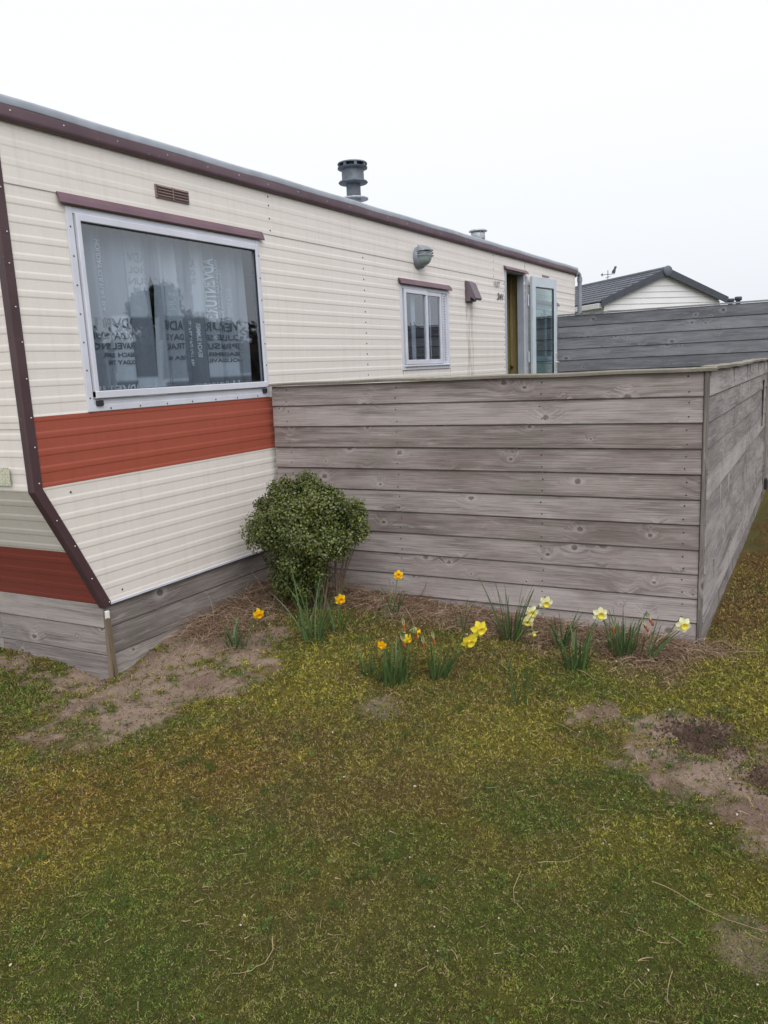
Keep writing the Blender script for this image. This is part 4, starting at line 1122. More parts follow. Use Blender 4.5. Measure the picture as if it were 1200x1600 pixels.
spots = [(2.56, -.93, .7), (2.86, -1.13, .6), (2.76, -1.12, .4), (2.95, -1.1, .4), (3.05, -.88, .7), (2.62, -.85, .5), (2.2, -.75, 1.3), (2.3, -.62, 1.2), (2.5, -.62, .8), (2.75, -.62, .9), (3.0, -.62, 1.0), (3.15, -.8, .9), (.45, -.98, 1.2), (.6, -.9, 1.0), (.85, -.85, 1.0), (-.1, -1.64, .5), (2.9, -1.42, 1.0), (2.99, -1.46, .8), (2.75, -1.36, .9), (3.1, -1.6, .9), (2.66, -1.32, .5), (2.5, -1.2, .5)]
for _ in range(160):
    spots.append((rs.uniform(.2, 3.4), rs.uniform(-3.2, -.6), rs.uniform(.2, .5)))
spots = [s_ for s_ in spots if not (s_[0] < .1 and s_[1] > -1.45)]
Vv, Ff, Cc = tufts(spots, 5, .03, (.06, .105, .026), 90, .07)
sideS = [(2.80 + abs(rs.normal(0, .12)), rs.uniform(.3, 5.5), 1.2) for _ in range(90)]
Vv2, Ff2, Cc2 = tufts(sideS, 6, .05, (.16, .085, .045), 60, .09)
o = fast_mesh('grass_tufts', Vv, Ff, Cc, M_blade); o['kind'] = 'stuff'
o = fast_mesh('reddish_grass', Vv2, Ff2, Cc2, M_blade); o['kind'] = 'stuff'

rosettes = [(rs.uniform(.3, 3.4), rs.uniform(-3.1, -.7), rs.uniform(.4, 1.)) for _ in range(150)]
rosettes = [q for q in rosettes if not (q[0] < .1 and q[1] > -1.45)]
Vv, Ff, Cc = tufts(rosettes, 15, .013, (.095, .165, .035), 22, .022, .0065)
o = fast_mesh('clover_leaves', Vv, Ff, Cc, M_blade); o['kind'] = 'stuff'
# loose straw litter over the lawn
n = 9500; x = rs.uniform(-.4, 3.8, n); y = rs.uniform(-3.6, 1.5, n)
ok = ~((x < .02) & (y > -1.47)) & ~((y > .1) & (x < 2.8)); x = x[ok]; y = y[ok]; n = len(x)
z = height(x, y) + .006 + .006 * rs.rand(n); az = rs.rand(n) * 2 * PI
d = np.stack([np.cos(az), np.sin(az), .12 * rs.randn(n)], 1); bend = np.stack([-np.sin(az), np.cos(az), -.1 * np.ones(n)], 1) * (rs.randn(n) * .55)[:, None]
side = np.stack([-np.sin(az), np.cos(az), .5 * np.ones(n)], 1)
ln = .009 + .036 * rs.rand(n) ** 4
Vv, Ff = ribbons(np.stack([x, y, z], 1), d, ln, .0012 + .0016 * rs.rand(n), bend, side, 4, .6)
col = np.array((.36, .28, .17)) * (.5 + .7 * rs.rand(n, 1)); o = fast_mesh('dry_grass_litter', Vv, Ff, np.repeat(col, 10, axis=0), M_blade); o['kind'] = 'stuff'
# crumbs on bare sand
n = 5000; x = np.concatenate([rs.uniform(-1.4, 1.1, n), rs.uniform(2.3, 3.9, n)]); y = np.concatenate([rs.uniform(-2.3, -.6, n), rs.uniform(-2.2, -.6, n)])
ok = (rs.rand(2 * n) < sand_mask(x, y)) & ~((x < .02) & (y > -1.46)); x = x[ok]; y = y[ok]; n = len(x); z = height(x, y)
s_ = .0012 + .0035 * rs.rand(n) ** 4
tet = np.array([(1, 0, -.3), (-.5, .8, -.3), (-.5, -.8, -.3), (0, 0, .9)]); rot = rs.rand(n) * 6.28
cx, sx = np.cos(rot), np.sin(rot)
T4 = np.stack([tet[None, :, 0] * cx[:, None] - tet[None, :, 1] * sx[:, None], tet[None, :, 0] * sx[:, None] + tet[None, :, 1] * cx[:, None], np.repeat(tet[None, :, 2], n, 0)], 2) * s_[:, None, None]
Vv = (T4 + np.stack([x, y, z], 1)[:, None]).reshape(-1, 3); b_ = np.arange(n)[:, None] * 4
Ff = np.concatenate([b_ + np.array([[0, 1, 3]]), b_ + np.array([[1, 2, 3]]), b_ + np.array([[2, 0, 3]])])
pal = np.array([(.30, .24, .20), (.10, .07, .055), (.06, .045, .04), (.42, .38, .34)]); col = pal[rs.choice(4, n, p=[.3, .4, .25, .05])]
o = fast_mesh('sand_crumbs', Vv, Ff, np.repeat(col, 4, axis=0), M_blade); o['kind'] = 'stuff'

n = 2600; x = np.concatenate([rs.normal(2.91, .09, n), rs.normal(3.2, .06, n // 2)]); y = np.concatenate([rs.normal(-.88, .09, n), rs.normal(-1.12, .06, n // 2)]); n = len(x); z = height(x, y) + .001
s_ = .0025 + .009 * rs.rand(n) ** 3; rot = rs.rand(n) * 6.28; cx, sx = np.cos(rot), np.sin(rot)
T4 = np.stack([tet[None, :, 0] * cx[:, None] - tet[None, :, 1] * sx[:, None], tet[None, :, 0] * sx[:, None] + tet[None, :, 1] * cx[:, None], np.repeat(tet[None, :, 2], n, 0)], 2) * s_[:, None, None]
Vv = (T4 + np.stack([x, y, z], 1)[:, None]).reshape(-1, 3); b_ = np.arange(n)[:, None] * 4
Ff = np.concatenate([b_ + np.array([[0, 1, 3]]), b_ + np.array([[1, 2, 3]]), b_ + np.array([[2, 0, 3]])])
col = np.array((.075, .050, .038)) * (.6 + .9 * rs.rand(n, 1)); o = fast_mesh('dark_soil_crumbs', Vv, Ff, np.repeat(col, 4, axis=0), M_blade); o['kind'] = 'stuff'

# hay: dead grass along the fence foot
M_hay = vcol_mat('dead_grass', .85, .2, 0, .15)
def hay(n, seed):
    rs = np.random.RandomState(seed)
    x = rs.uniform(0.02, 2.95, n * 5); y = rs.uniform(-1.2, .2, n * 5)
    yf = .195 * x / 2.744 - .02
    p = hay_mask(x, y) * (y < yf) * (.22 + .78 * sstep(.42, .05, np.minimum(yf - y, x))) * (.25 + .75 * sstep(.38, .58, fbm(x * 9, y * 9, 44)))
    p *= ~((x > 2.74) & (y < -.15))
    ok = rs.rand(n * 5) < p; x = x[ok][:n]; y = y[ok][:n]; n = len(x)
    z = height(x, y) - .005 + rs.rand(n) * .03
    prox = np.clip(1 - np.minimum(.195 * x / 2.744 - y, x * 1.) / .5, 0, 1); corner = np.clip(1.3 - x, 0, 1)
    az = rs.rand(n) * 2 * PI; tilt = .35 + rs.rand(n) * 1.1
    d = np.stack([np.sin(tilt) * np.cos(az), np.sin(tilt) * np.sin(az) - .15, np.cos(tilt)], 1)
    bend = np.stack([np.cos(az + rs.randn(n)) * .55, np.sin(az + rs.randn(n)) * .55 - .1, -.75 * rs.rand(n) - .35], 1)
    ln = (.040 + .090 * rs.rand(n)) * (.6 + .7 * prox + .5 * corner * rs.rand(n))
    tall = rs.rand(n) < .02 + .10 * (x < .45) * (y > -.9); ln[tall] *= 2.1
    side = np.cross(d, rs.randn(n, 3)); side /= np.linalg.norm(side, axis=1)[:, None]
    V_, F_ = ribbons(np.stack([x, y, z], 1), d, ln, .0018 + .0020 * rs.rand(n), bend, side, 4, .6)
    # keep strands out of the boards
    xx, yy = V_[:, 0], V_[:, 1]
    lim = np.where(xx < 2.74, .195 * xx / 2.744 - .004, 9.); V_[:, 1] = np.minimum(yy, lim); V_[:, 0] = np.where(yy > -1.47, np.maximum(xx, -.002), xx)
    pal = np.array([(.33, .235, .165), (.22, .145, .10), (.45, .35, .26), (.12, .075, .05), (.26, .155, .11)])
    col = pal[rs.choice(5, n, p=[.33, .3, .12, .17, .08])] * (.75 + .5 * rs.rand(n, 1))
    return V_, F_, np.repeat(col, 10, axis=0)
Vv, Ff, Cc = hay(22000, 3); o = fast_mesh('dead_grass', Vv, Ff, Cc, M_hay); o['kind'] = 'stuff'
o['label'] = 'brown dead grass heaped along the foot of the fence'

# ------------------------------------------------------------------ long dry stalks and pebbles on the lawn
M_stalk = simple('dry_stalk', (.34, .25, .14), .8, 0, .2, 40)
stalks = [([(2.045, -2.649), (2.074, -2.682), (2.083, -2.729), (2.074, -2.771), (2.03, -2.797)], 'curved pale dry stalk shaped like a hook on the near lawn', .0018),
 ([(2.556, -2.064), (2.565, -2.152), (2.588, -2.203), (2.633, -2.234)], 'bent dry stalk on dark green moss in the middle of the lawn', .0013),
 ([(2.92, -1.932), (3.036, -1.973), (3.141, -2.006), (3.236, -2.004)], 'longest straight dry stalk, by the right edge of the lawn', .0016),
 ([(2.502, -.593), (2.575, -.654), (2.66, -.72)], 'thin straight stalk just behind the bare sandy patch', .0015),
 ([(2.708, -1.186), (2.737, -1.265)], 'short thick straw lying on the bare sand patch', .002),
 ([(2.585, -1.989), (2.653, -1.955), (2.694, -1.901)], 'slightly wavy dry stalk lying near the dark green patch', .0014),
 ([(3.037, -2.255), (3.037, -2.314), (3.045, -2.372)], 'dry stalk pointing towards the viewer at the lower right', .0013),
 ([(3.111, -1.297), (3.145, -1.38)], 'pale straw on the sand at the right edge', .002),
 ([(2.339, -1.053), (2.454, -1.109)], 'thin stalk on moss left of the bare sand patch', .0013),
 ([(2.27, -.50), (2.34, -.53), (2.40, -.56)], 'fallen green-white stalk beside the middle daffodil leaves', .0018)]
for pts, lab, r_ in stalks:
    mb = MB(); P_ = []
    for i in range(len(pts) - 1):
        for t in (0, .33, .66): P_.append((pts[i][0] * (1 - t) + pts[i + 1][0] * t, pts[i][1] * (1 - t) + pts[i + 1][1] * t))
    P_.append(pts[-1]); mb.tube([(a_, b_, hz(a_, b_) + .014 + .004 * math.sin(i)) for i, (a_, b_) in enumerate(P_)], [r_ * .72 * (1 - .5 * i / len(P_)) for i in range(len(P_))], 6)
    o = mb.build('dry_stalk', M_stalk, None); tag(o, lab, 'stalk', 'dry stalks lying on the lawn')
peb = [(2.43, -2.63), (2.92, -1.66), (2.94, -1.57), (2.85, -1.5), (2.84, -1.71), (2.74, -1.45), (2.73, -1.5), (3.04, -1.56), (3.03, -1.53), (2.69, -1.77), (2.74, -1.8), (2.76, -1.8), (2.47, -2.47), (2.42, -2.39), (2.98, -2.27), (2.44, -2.48), (2.21, -2.15), (1.93, -2.65), (1.91, -2.61), (3.04, -1.16), (3.05, -1.18), (2.54, -0.87), (2.52, -0.77), (2.75, -1.09), (3.1, -1.43), (2.03, -1.78), (2.22, -1.94), (2.57, -2.28), (0.96, -1.54), (1.5, -1.55), (1.46, -1.86), (2.75, -0.72), (2.35, -0.83), (1.45, -3.05), (3.23, -2.2), (1.75, -1.84), (1.31, -1.04), (1.46, -1.05), (2.45, -1.08), (2.47, -0.46)]
M_shell = simple('pale_shell', (.42, .37, .29), .55, 0, .3, 120); rgp = random.Random(12)
mb = MB(); mb.lathe([(0, -.5), (.6, -.45), (.95, -.1), (.9, .25), (.55, .55), (0, .7)], 10, mod=lambda i, a_: 1 + .12 * math.sin(a_ * 2 + i)); proto = mb.build('pebble', M_shell, None)
for i, (x, y) in enumerate(peb):
    o = proto if i == 0 else proto.copy()
    if i: COL.objects.link(o)
    s_ = rgp.uniform(.0026, .0050); o.location = (x, y, hz(x, y) + .008); o.scale = (s_ * rgp.uniform(.8, 1.3), s_, s_ * rgp.uniform(.6, .9)); o.rotation_euler = (rgp.uniform(-.5, .5), rgp.uniform(-.5, .5), rgp.uniform(0, 6))
    tag(o, 'tiny rounded pale pebble lying in the lawn', 'pebble', 'tiny pale pebbles scattered over the lawn')

# ------------------------------------------------------------------ box shrub
def shrub():
    root = empty('box_shrub', 'round dark green box shrub in the corner of caravan and fence', 'shrub', (.55, -.36, hz(.55, -.36)))
    rg = np.random.RandomState(21); C0 = np.array((.535, -.38, .62)); base = np.array((.60, -.33, hz(.6, -.33)))
    cl = []
    for i in range(300):
        v = rg.randn(3); v /= np.linalg.norm(v); rr = rg.uniform(.62, .98)
        if v[2] < -.5: v[2] *= .8
        lump = .86 + .17 * math.sin(v[0] * 5 + 1) * math.cos(v[2] * 6 + v[1] * 4)
        p = C0 + v * np.array((.375, .32, .315)) * rr * lump
        if v[2] < 0: p[:2] = C0[:2] + (p[:2] - C0[:2]) * (1 - .35 * (-v[2])) ; p[2] -= .03 * (-v[2])
        if v[2] < -.45 and v[0] > .25: continue
        cl.append((p, rg.uniform(.05, .085), rr))
    # shoots sticking out at the top and right
    for (dx, dz, h_) in ((.06, .27, .10), (.0, .26, .07), (.14, .24, .06), (.38, .10, .10), (.42, .06, .07), (.40, .14, .07), (.27, .17, .08), (-.20, .22, .06), (-.33, .12, .05), (-.12, .26, .05), (.20, .22, .05), (.44, .0, .05), (.37, -.04, .06)):
        for q in range(5): cl.append((C0 + np.array((dx, rg.uniform(-.04, .04), dz + h_ * (q / 4 - .4))), .030 + .012 * (4 - q) / 4, 1.1))
    for (dx, dz) in ((-.12, -.30), (-.05, -.34), (.02, -.36), (-.16, -.24), (-.02, -.28), (-.09, -.38), (.03, -.42), (.06, -.30), (-.22, -.16), (.14, -.2), (.2, -.14), (-.1, -.34), (-.15, -.36), (-.06, -.40), (0, -.34), (.04, -.38), (-.02, -.44), (-.2, -.3), (-.2, -.26), (-.26, -.22), (.08, -.26), (-.12, -.42), (-.1, -.30), (-.04, -.32), (.02, -.30), (.06, -.34), (.1, -.30), (.0, -.40), (-.08, -.44), (.05, -.44), (-.16, -.32), (-.14, -.40), (.12, -.24), (.16, -.26)): cl.append((C0 + np.array((dx, rg.uniform(-.12, .05), dz)), .065, .9))
    P = []; N = []; C = []
    for (p, r_, rr) in cl:
        n = int(210 * (r_ / .065) ** 2) 
        v = rg.randn(n, 3); v /= np.linalg.norm(v, axis=1)[:, None]; q = p + v * r_ * (rg.rand(n, 1) ** .4) * np.array((1, 1, 1.1))
        outw = (q - C0); outw /= np.linalg.norm(outw, axis=1)[:, None] + 1e-6
        P.append(q); N.append(v * .6 + outw * .6 + np.array((0, 0, .45)))
        young = rg.rand() ** 2 ; c1 = np.array((.074, .102, .027)); c2 = np.array((.24, .24, .05))
        tip = (rg.rand(n, 1) ** 2.2) * (.35 + .65 * young)
        C.append((c1 * (1 - tip) + c2 * tip) * (.6 + .75 * rg.rand(n, 1)))
    P = np.concatenate(P); N = np.concatenate(N); C = np.concatenate(C)
    ok = (P[:, 0] > .03) & (P[:, 1] < -.03 + .195 * P[:, 0] / 2.744); P = P[ok]; N = N[ok]; C = C[ok]; n = len(P)
    N += rg.randn(n, 3) * .45; N /= np.linalg.norm(N, axis=1)[:, None]
    d = np.cross(N, rg.randn(n, 3)); d /= np.linalg.norm(d, axis=1)[:, None]; d = d + N * .35; s_ = np.cross(d, N); s_ /= np.linalg.norm(s_, axis=1)[:, None]
    L_ = (.011 + .009 * rg.rand(n))[:, None]; Wd = L_ * .38
    V4 = np.stack([P - d * L_ * .5, P + s_ * Wd - d * L_ * .05 + N * .0012, P + d * L_ * .5, P - s_ * Wd - d * L_ * .05 + N * .0012], 1).reshape(-1, 3)
    F4 = np.arange(n * 4).reshape(-1, 4); o = fast_mesh('foliage', V4 - np.array(root.location), F4, np.repeat(C, 4, axis=0), vcol_mat('box_leaves', .42, .5, 0, .2), root)
    mb = MB(); off = np.array(root.location)
    rg2 = random.Random(5)
    for i in range(16):
        tgt = cl[rg2.randrange(len(cl))][0]
        if tgt[0] > .72: tgt = tgt * np.array((.8, 1, 1))
        b_ = base + np.array((rg2.uniform(-.05, .05), rg2.uniform(-.05, .03), 0)); mid = b_ * .55 + tgt * .45 + np.array((rg2.uniform(-.03, .03), rg2.uniform(-.03, .03), -.02))
        mb.tube([b_ - off, mid - off, tgt - off], [.008, .005, .002], 6)
    b_ = np.array((.70, -.30, hz(.7, -.3)))
    for tg, w in (((.80, -.33, .50), .008), ((.86, -.33, .56), .006), ((.74, -.35, .47), .005), ((.70, -.30, .52), .006), ((.92, -.34, .62), .004)):
        tg = np.array(tg); m1 = b_ * .6 + tg * .4 + np.array((-.01, 0, .03)); mb.tube([b_ - off, m1 - off, tg - off], [w * 1.2, w, w * .5], 6)
    for i in range(60):
        a_ = np.array((rg2.uniform(.42, .80), -.33 + rg2.uniform(-.08, .05), rg2.uniform(.2, .42))); d_ = np.array((rg2.uniform(-.05, .09), rg2.uniform(-.04, .04), rg2.uniform(.05, .13))); mb.tube([a_ - off, a_ + d_ * .5 + np.array((.005, 0, 0)) - off, a_ + d_ - off], [.0018, .0014, .0008], 4)
    mb.build('branches', simple('bark', (.17, .12, .085), .9, 0, .3, 40), root)
shrub()

# ------------------------------------------------------------------ daffodils
M_leaf = vcol_mat('daffodil_leaf', .5, .35, 0, .2); M_stem = simple('green_stem', (.09, .15, .04), .6, 0, .2, 30)
def petal_mat(name, c, c2=None):
    k = NT(name, .6, 0, .2); k.base(k.ramp(k.noise(k.coord(), 60, 3), [(.3, c), (.7, c2 or tuple(min(1, x * 1.15) for x in c))]))
    tr = k.new('BsdfTranslucent'); tr.inputs[0].default_value = (*c, 1); ms = k.new('MixShader'); ms.inputs[0].default_value = .3
    k.link(k.b.outputs[0], ms.inputs[1]); k.link(tr.outputs[0], ms.inputs[2]); k.link(ms.outputs[0], k.n['Material Output'].inputs['Surface']); return k.mat
PM = {'yellow': petal_mat('yellow_petal', (.85, .55, .01)), 'orange': petal_mat('orange_trumpet', (.85, .42, .005)), 'lemon': petal_mat('lemon_petal', (.80, .68, .06)),
      'white': petal_mat('cream_petal', (.80, .80, .52)), 'pale': petal_mat('pale_yellow_trumpet', (.80, .70, .12)), 'papery': petal_mat('papery_bract', (.45, .33, .2)), 'withered': petal_mat('withered_orange', (.42, .13, .03), (.22, .08, .03))}
def leaves_mesh(bx, by, n, hgt, spread, seed, lean=(0, 0), root=None, wid=.0075, droop=.25):
    n = int(n * 1.25); hgt *= 1.12; wid *= 1.35
    rg = np.random.RandomState(seed); a_ = rg.rand(n) * 2 * PI; r_ = .028 * np.sqrt(rg.rand(n)) * (1 + n / 40)
    x = bx + r_ * np.cos(a_); y = by + r_ * np.sin(a_); z = height(x, y) - .01
    az = a_ + rg.randn(n) * .5; tl = spread * rg.rand(n)
    d = np.stack([np.sin(tl) * np.cos(az) + lean[0], np.sin(tl) * np.sin(az) + lean[1], np.cos(tl)], 1)
    bend = np.stack([np.cos(az) * droop * rg.rand(n), np.sin(az) * droop * rg.rand(n), -droop * .5 * rg.rand(n)], 1)
    k_ = rg.rand(n) < .1; bend[k_] *= 2.4
    side = np.stack([-np.sin(az + .8 * rg.randn(n)), np.cos(az + .8 * rg.randn(n)), np.zeros(n)], 1)
    ln = hgt * (.6 + .45 * rg.rand(n)); V_, F_ = ribbons(np.stack([x, y, z], 1), d, ln, wid * (.7 + .5 * rg.rand(n)), bend, side, 7, .75)
    # keep behind nothing: clip at fence boards
    V_[:, 1] = np.minimum(V_[:, 1], .195 * V_[:, 0] / 2.744 - .02)
    col = np.array((.060, .105, .040)) * (.6 + .8 * rg.rand(n, 1)) + np.array((.02, .03, .0)) * rg.rand(n, 1)
    loc = np.array(root.location)
    return fast_mesh('leaves', V_ - loc, F_, np.repeat(col, 16, axis=0), M_leaf, root)
def flower(root, base, tip, face, pet, tru, size=.036, seed=0, kind='open'):
    loc = Vector(root.location); tip = Vector(tip); face = Vector(face).normalized(); rg = random.Random(seed)
    b_ = Vector((base[0], base[1], hz(*base))); top = tip + Vector((0, 0, .018)) - face * .042; mid = b_ * .45 + top * .55 + Vector((0, 0, .012))
    mb = MB(); P_ = [b_, b_ * .7 + mid * .3, mid, mid * .35 + top * .65 + Vector((0, 0, .004)), top, top * .4 + (tip - face * .022) * .6 + Vector((0, 0, .006)), tip - face * .014]
    mb.tube([p - loc for p in P_], [.0030, .0030, .0028, .0026, .0024, .0034, .0042], 7); mb.build('stem', M_stem, root)
    q = face.to_track_quat('Z', 'Y').to_matrix(); X_, Y_, Z_ = q @ Vector((1, 0, 0)), q @ Vector((0, 1, 0)), face
    c0 = tip - loc; mb = MB()
    if kind == 'withered':
        mb.lathe([(.002, -.014), (.006, -.008), (.007, .0), (.005, .008), (.0065, .016), (.003, .024)], 9, c0, axis=face, mod=lambda i, a_: 1 + .35 * math.sin(a_ * 3 + i * 1.7)); f_ = mb.build('flower', PM['withered'], root)
        mb = MB(); mb.grid([[c0 - face * .034 + Vector((0, 0, .010)) + X_ * w, c0 - face * .018 + X_ * w * 1.6 + Vector((0, 0, .008)), c0 + X_ * w * .6 + Vector((0, 0, .009))] for w in (-.005, 0, .005)]); mb.build('bract', PM['papery'], f_); return
    ph = rg.uniform(0, 1)
    for i in range(6):
        a_ = ph + i * PI / 3; layer = (i % 2) * .002; rows = []
        dirr = X_ * math.cos(a_) + Y_ * math.sin(a_); tang = -X_ * math.sin(a_) + Y_ * math.cos(a_); refl = rg.uniform(-.25, .1); tw = rg.uniform(-.25, .25)
        for j in range(6):
            t = j / 5; w = size * .40 * math.sin(PI * (.12 + .80 * t) ** 1.05) * (1 if t < 1 else .25); rw = []
            for s_ in (-1, -.4, .4, 1):
                rw.append(c0 + dirr * (size * (.12 + .92 * t)) + tang * (w * s_) + Z_ * (-layer + size * (refl * t * t + .10 * abs(s_) * w / size * 3 + tw * s_ * t * .3)))
            rows.append(rw)
        mb.grid(rows)
    f_ = mb.build('flower', PM[pet], root)
    mb = MB(); s = size
    mb.lathe([(s * .14, -.002), (s * .25, s * .10), (s * .27, s * .32), (s * .33, s * .50), (s * .46, s * .60), (s * .44, s * .605), (s * .29, s * .48), (s * .20, s * .2), (.0, s * .08)], 24, c0, axis=face, mod=lambda i, a_: 1 + (.10 * math.sin(a_ * 8) if i in (4, 5) else 0)); mb.build('trumpet', PM[tru], f_)
    mb = MB(); mb.grid([[c0 - face * .040 + Vector((0, 0, .016)) + X_ * w, c0 - face * .030 + X_ * w * 1.5 + Vector((0, 0, .022)), c0 - face * .014 + X_ * w * .5 + Vector((0, 0, .024))] for w in (-.005, 0, .005)]); mb.build('bract', PM['papery'], f_)
def plant(label, x, y, n, hgt, spread, seed, flowers=(), **kw):
    root = empty('daffodil_plant', label, 'daffodil', (x, y, hz(x, y)), 0, 'daffodil clumps along the fence')
    leaves_mesh(x, y, n, hgt, spread, seed, root=root, **kw)
    for i, f_ in enumerate(flowers): flower(root, *f_, seed=seed * 10 + i) if not isinstance(f_[-1], dict) else flower(root, *f_[:-1], seed=seed * 10 + i, **f_[-1])
    return root
cf = Vector((.45, -.85, -.05))       # roughly towards the lawn
plant('low daffodil clump with one deep yellow bloom nearest the caravan skirting', .44, -.98, 26, .15, .55, 1, [((.50, -.95), (.600, -.94, .238), (.75, -.5, -.25), 'yellow', 'orange', .034)], droop=.3)
plant('tall arching grassy daffodil clump in front of the green shrub', .84, -.76, 32, .40, .50, 2, droop=.42, wid=.0052)
plant('daffodil clump with one yellow bloom just right of the shrub foot', .89, -.60, 16, .20, .35, 3, [((.89, -.58), (.888, -.55, .246), (.75, -.55, -.1), 'yellow', 'orange', .034)])
plant('sparse daffodil with a single raised yellow bloom against the fence boards', 1.06, -.25, 12, .20, .30, 4, [((1.06, -.24), (1.078, -.19, .318), (.5, -.85, .1), 'yellow', 'orange', .030)], wid=.006)
plant('small leafy daffodil tuft left of the densest clump', 1.34, -.99, 11, .14, .35, 5)
plant('densest daffodil clump, with yellow, lemon and withered orange heads', 1.49, -.98, 60, .185, .42, 6, [
    ((1.44, -.97), (1.429, -.99, .199), (.3, -.9, -.15), 'orange', 'yellow', .024), ((1.55, -.97), (1.621, -.97, .287), (.6, .4, .15), 'lemon', 'yellow', .028), ((1.52, -.97), (1.577, -.99, .254), (.8, -.3, -.2), 'lemon', 'yellow', .028),
    ((1.50, -.96), (1.543, -.96, .300), (.3, -.2, -.9), '', '', .03, dict(kind='withered')), ((1.52, -.98), (1.560, -1.0, .232), (.5, -.2, -.7), '', '', .03, dict(kind='withered')), ((1.54, -.97), (1.600, -.95, .262), (.3, -.2, -.8), '', '', .03, dict(kind='withered'))])
plant('leaning daffodil clump with two big lemon yellow blooms on its right', 1.67, -.87, 26, .19, .30, 7, [
    ((1.72, -.86), (1.896, -.85, .302), (.72, -.62, -.12), 'lemon', 'lemon', .042), ((1.70, -.88), (1.858, -.89, .249), (.72, -.62, -.25), 'lemon', 'lemon', .042),
    ((1.66, -.87), (1.674, -.90, .228), (.3, -.2, -.8), '', '', .03, dict(kind='withered')), ((1.64, -.87), (1.615, -.90, .195), (.2, -.2, -.8), '', '', .03, dict(kind='withered'))], lean=(.22, .0))
plant('single thin upright daffodil leaf bunch against the middle of the fence', 1.52, -.26, 5, .24, .12, 8, wid=.007)
plant('tall leafy daffodil clump with two overlapping cream blooms and one above', 1.83, -.27, 24, .34, .42, 9, [
    ((1.88, -.25), (2.009, -.21, .260), (.42, -.85, -.12), 'white', 'pale', .038), ((1.86, -.26), (1.935, -.23, .203), (.4, -.85, -.1), 'white', 'pale', .038), ((1.86, -.28), (1.924, -.27, .165), (.35, -.85, -.3), 'white', 'pale', .038), ((1.86, -.30), (1.962, -.28, .103), (.5, -.3, -.75), 'white', 'pale', .030)])
plant('slender pale-tipped daffodil shoots standing out on the open lawn', 2.12, -.93, 8, .25, .12, 10, wid=.006)
plant('flowerless daffodil clump close to the boards, right of the cream blooms', 2.09, -.22, 18, .22, .50, 11)
plant('flowerless daffodil clump standing forward with fallen pale stalk', 2.25, -.46, 26, .24, .38, 12)
plant('dense dark daffodil clump with a cream bloom on its left side', 2.41, -.18, 40, .23, .50, 13, [
    ((2.38, -.19), (2.301, -.20, .229), (.45, -.85, -.02), 'white', 'pale', .040), ((2.44, -.17), (2.551, -.16, .210), (.55, -.3, -.7), '', '', .03, dict(kind='withered')), ((2.43, -.18), (2.530, -.18, .182), (.55, -.3, -.6), '', '', .03, dict(kind='withered')), ((2.39, -.18), (2.374, -.21, .158), (-.1, -.3, -.9), '', '', .03, dict(kind='withered'))])
plant('daffodil with broad leaves leaning right and one cream bloom by the corner post', 2.53, -.17, 8, .22, .30, 14, [((2.56, -.14), (2.702, -.13, .203), (.5, -.85, -.05), 'white', 'pale', .040)], lean=(.35, 0), wid=.010, droop=.4)

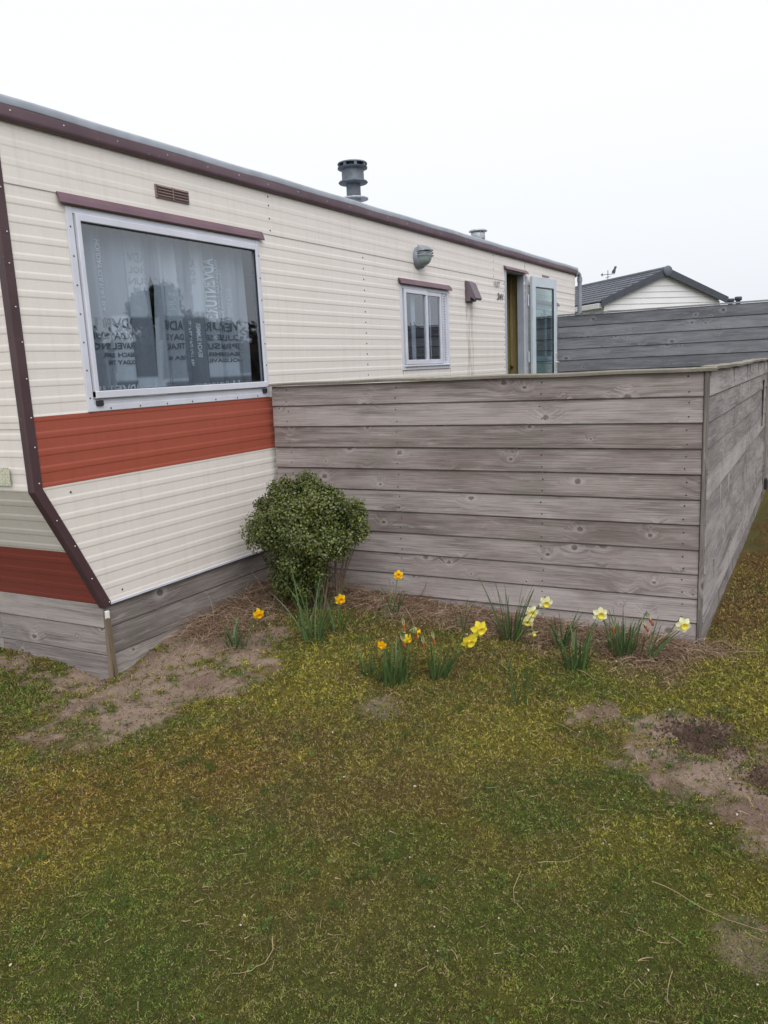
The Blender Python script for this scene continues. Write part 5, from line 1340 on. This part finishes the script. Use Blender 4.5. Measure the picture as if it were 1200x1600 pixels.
# ------------------------------------------------------------------ trees and hedge across the lane (mirrored in the windows)
def leaf_cloud(name, centers, n, size, col, root, seed, flat=1.):
    rg = np.random.RandomState(seed); C = np.array([c[:3] for c in centers]); Rr = np.array([c[3] for c in centers]); w = Rr ** 2; idx = rg.choice(len(C), n, p=w / w.sum())
    v = rg.randn(n, 3); v /= np.linalg.norm(v, axis=1)[:, None]; P = C[idx] + v * Rr[idx][:, None] * (.55 + .5 * rg.rand(n, 1)) * np.array((1, 1, flat))
    N = v + rg.randn(n, 3) * .6; N /= np.linalg.norm(N, axis=1)[:, None]; d = np.cross(N, rg.randn(n, 3)); d /= np.linalg.norm(d, axis=1)[:, None]; s_ = np.cross(d, N); L_ = size * (.6 + .8 * rg.rand(n, 1))
    V4 = np.stack([P - d * L_, P + s_ * L_ * .35, P + d * L_, P - s_ * L_ * .35], 1).reshape(-1, 3); col = np.array(col) * (.5 + rg.rand(n, 1))
    return fast_mesh(name, V4 - np.array(root.location), np.arange(n * 4).reshape(-1, 4), np.repeat(col, 4, axis=0), M_tree, root)
M_tree = vcol_mat('pine_needles', .8, .2); M_trunk = simple('tree_bark', (.12, .085, .06), .9, 0, .3, 12)
def tree(x, y, h_, w_, seed, label):
    root = empty('pine_tree', label, 'tree', (x, y, 0), 0, 'pines across the lawn'); rg = random.Random(seed); cs = []
    for i in range(34):
        t = rg.random(); zz = h_ * (.30 + .68 * t); rad = w_ * (1 - .55 * t) * rg.uniform(.3, 1); a_ = rg.uniform(0, 6.28); cs.append((x + rad * math.cos(a_), y + rad * math.sin(a_), zz, w_ * rg.uniform(.16, .3)))
    leaf_cloud('crown', cs, 7000, .07, (.075, .085, .065), root, seed)
    mb = MB(); mb.tube([(0, 0, -.2), (.05, 0, h_ * .5), (0, .05, h_ * .92)], [.12, .08, .02], 8)
    for c_ in cs[::3]: mb.tube([(0, 0, c_[2] * .75), (c_[0] - x, c_[1] - y, c_[2])], [.03, .01], 5)
    mb.build('trunk', M_trunk, root)
for i, (x, y, h_, w_, lab) in enumerate([(8.2, 6.9, 3.2, 1.25, 'tallest broad dark pine across the lawn, mirrored in the window'), (8.6, 4.8, 2.75, 1.2, 'lower pine left of the tallest one, mirrored in the window'), (9.0, 3.2, 2.9, 1.0, 'narrow pine at the left of the mirrored row'), (9.2, 9.2, 2.8, 1.1, 'small pine right of the tallest one'), ]):
    tree(x, y, h_, w_, 40 + i, lab)
hr = empty('hedge', 'long dark clipped hedge behind the pines across the lawn', 'hedge', (9.5, 20, 0)); rgh = random.Random(9)
cs = [(9.4 + rgh.uniform(-.5, .5), y_ + rgh.uniform(-.3, .3), z_ * rgh.uniform(.9, 1.08), .5) for y_ in np.arange(-3, 46, .7) for z_ in (.4, 1.1, 1.8, 2.3 + .012 * max(0, y_ - 10))]
leaf_cloud('foliage', cs, 42000, .10, (.075, .082, .065), hr, 99)
mb = MB(); mb.box(9.3 - 9.5, 9.7 - 9.5, -23, 26, 0, 2.3); mb.build('stems', M_trunk, hr)
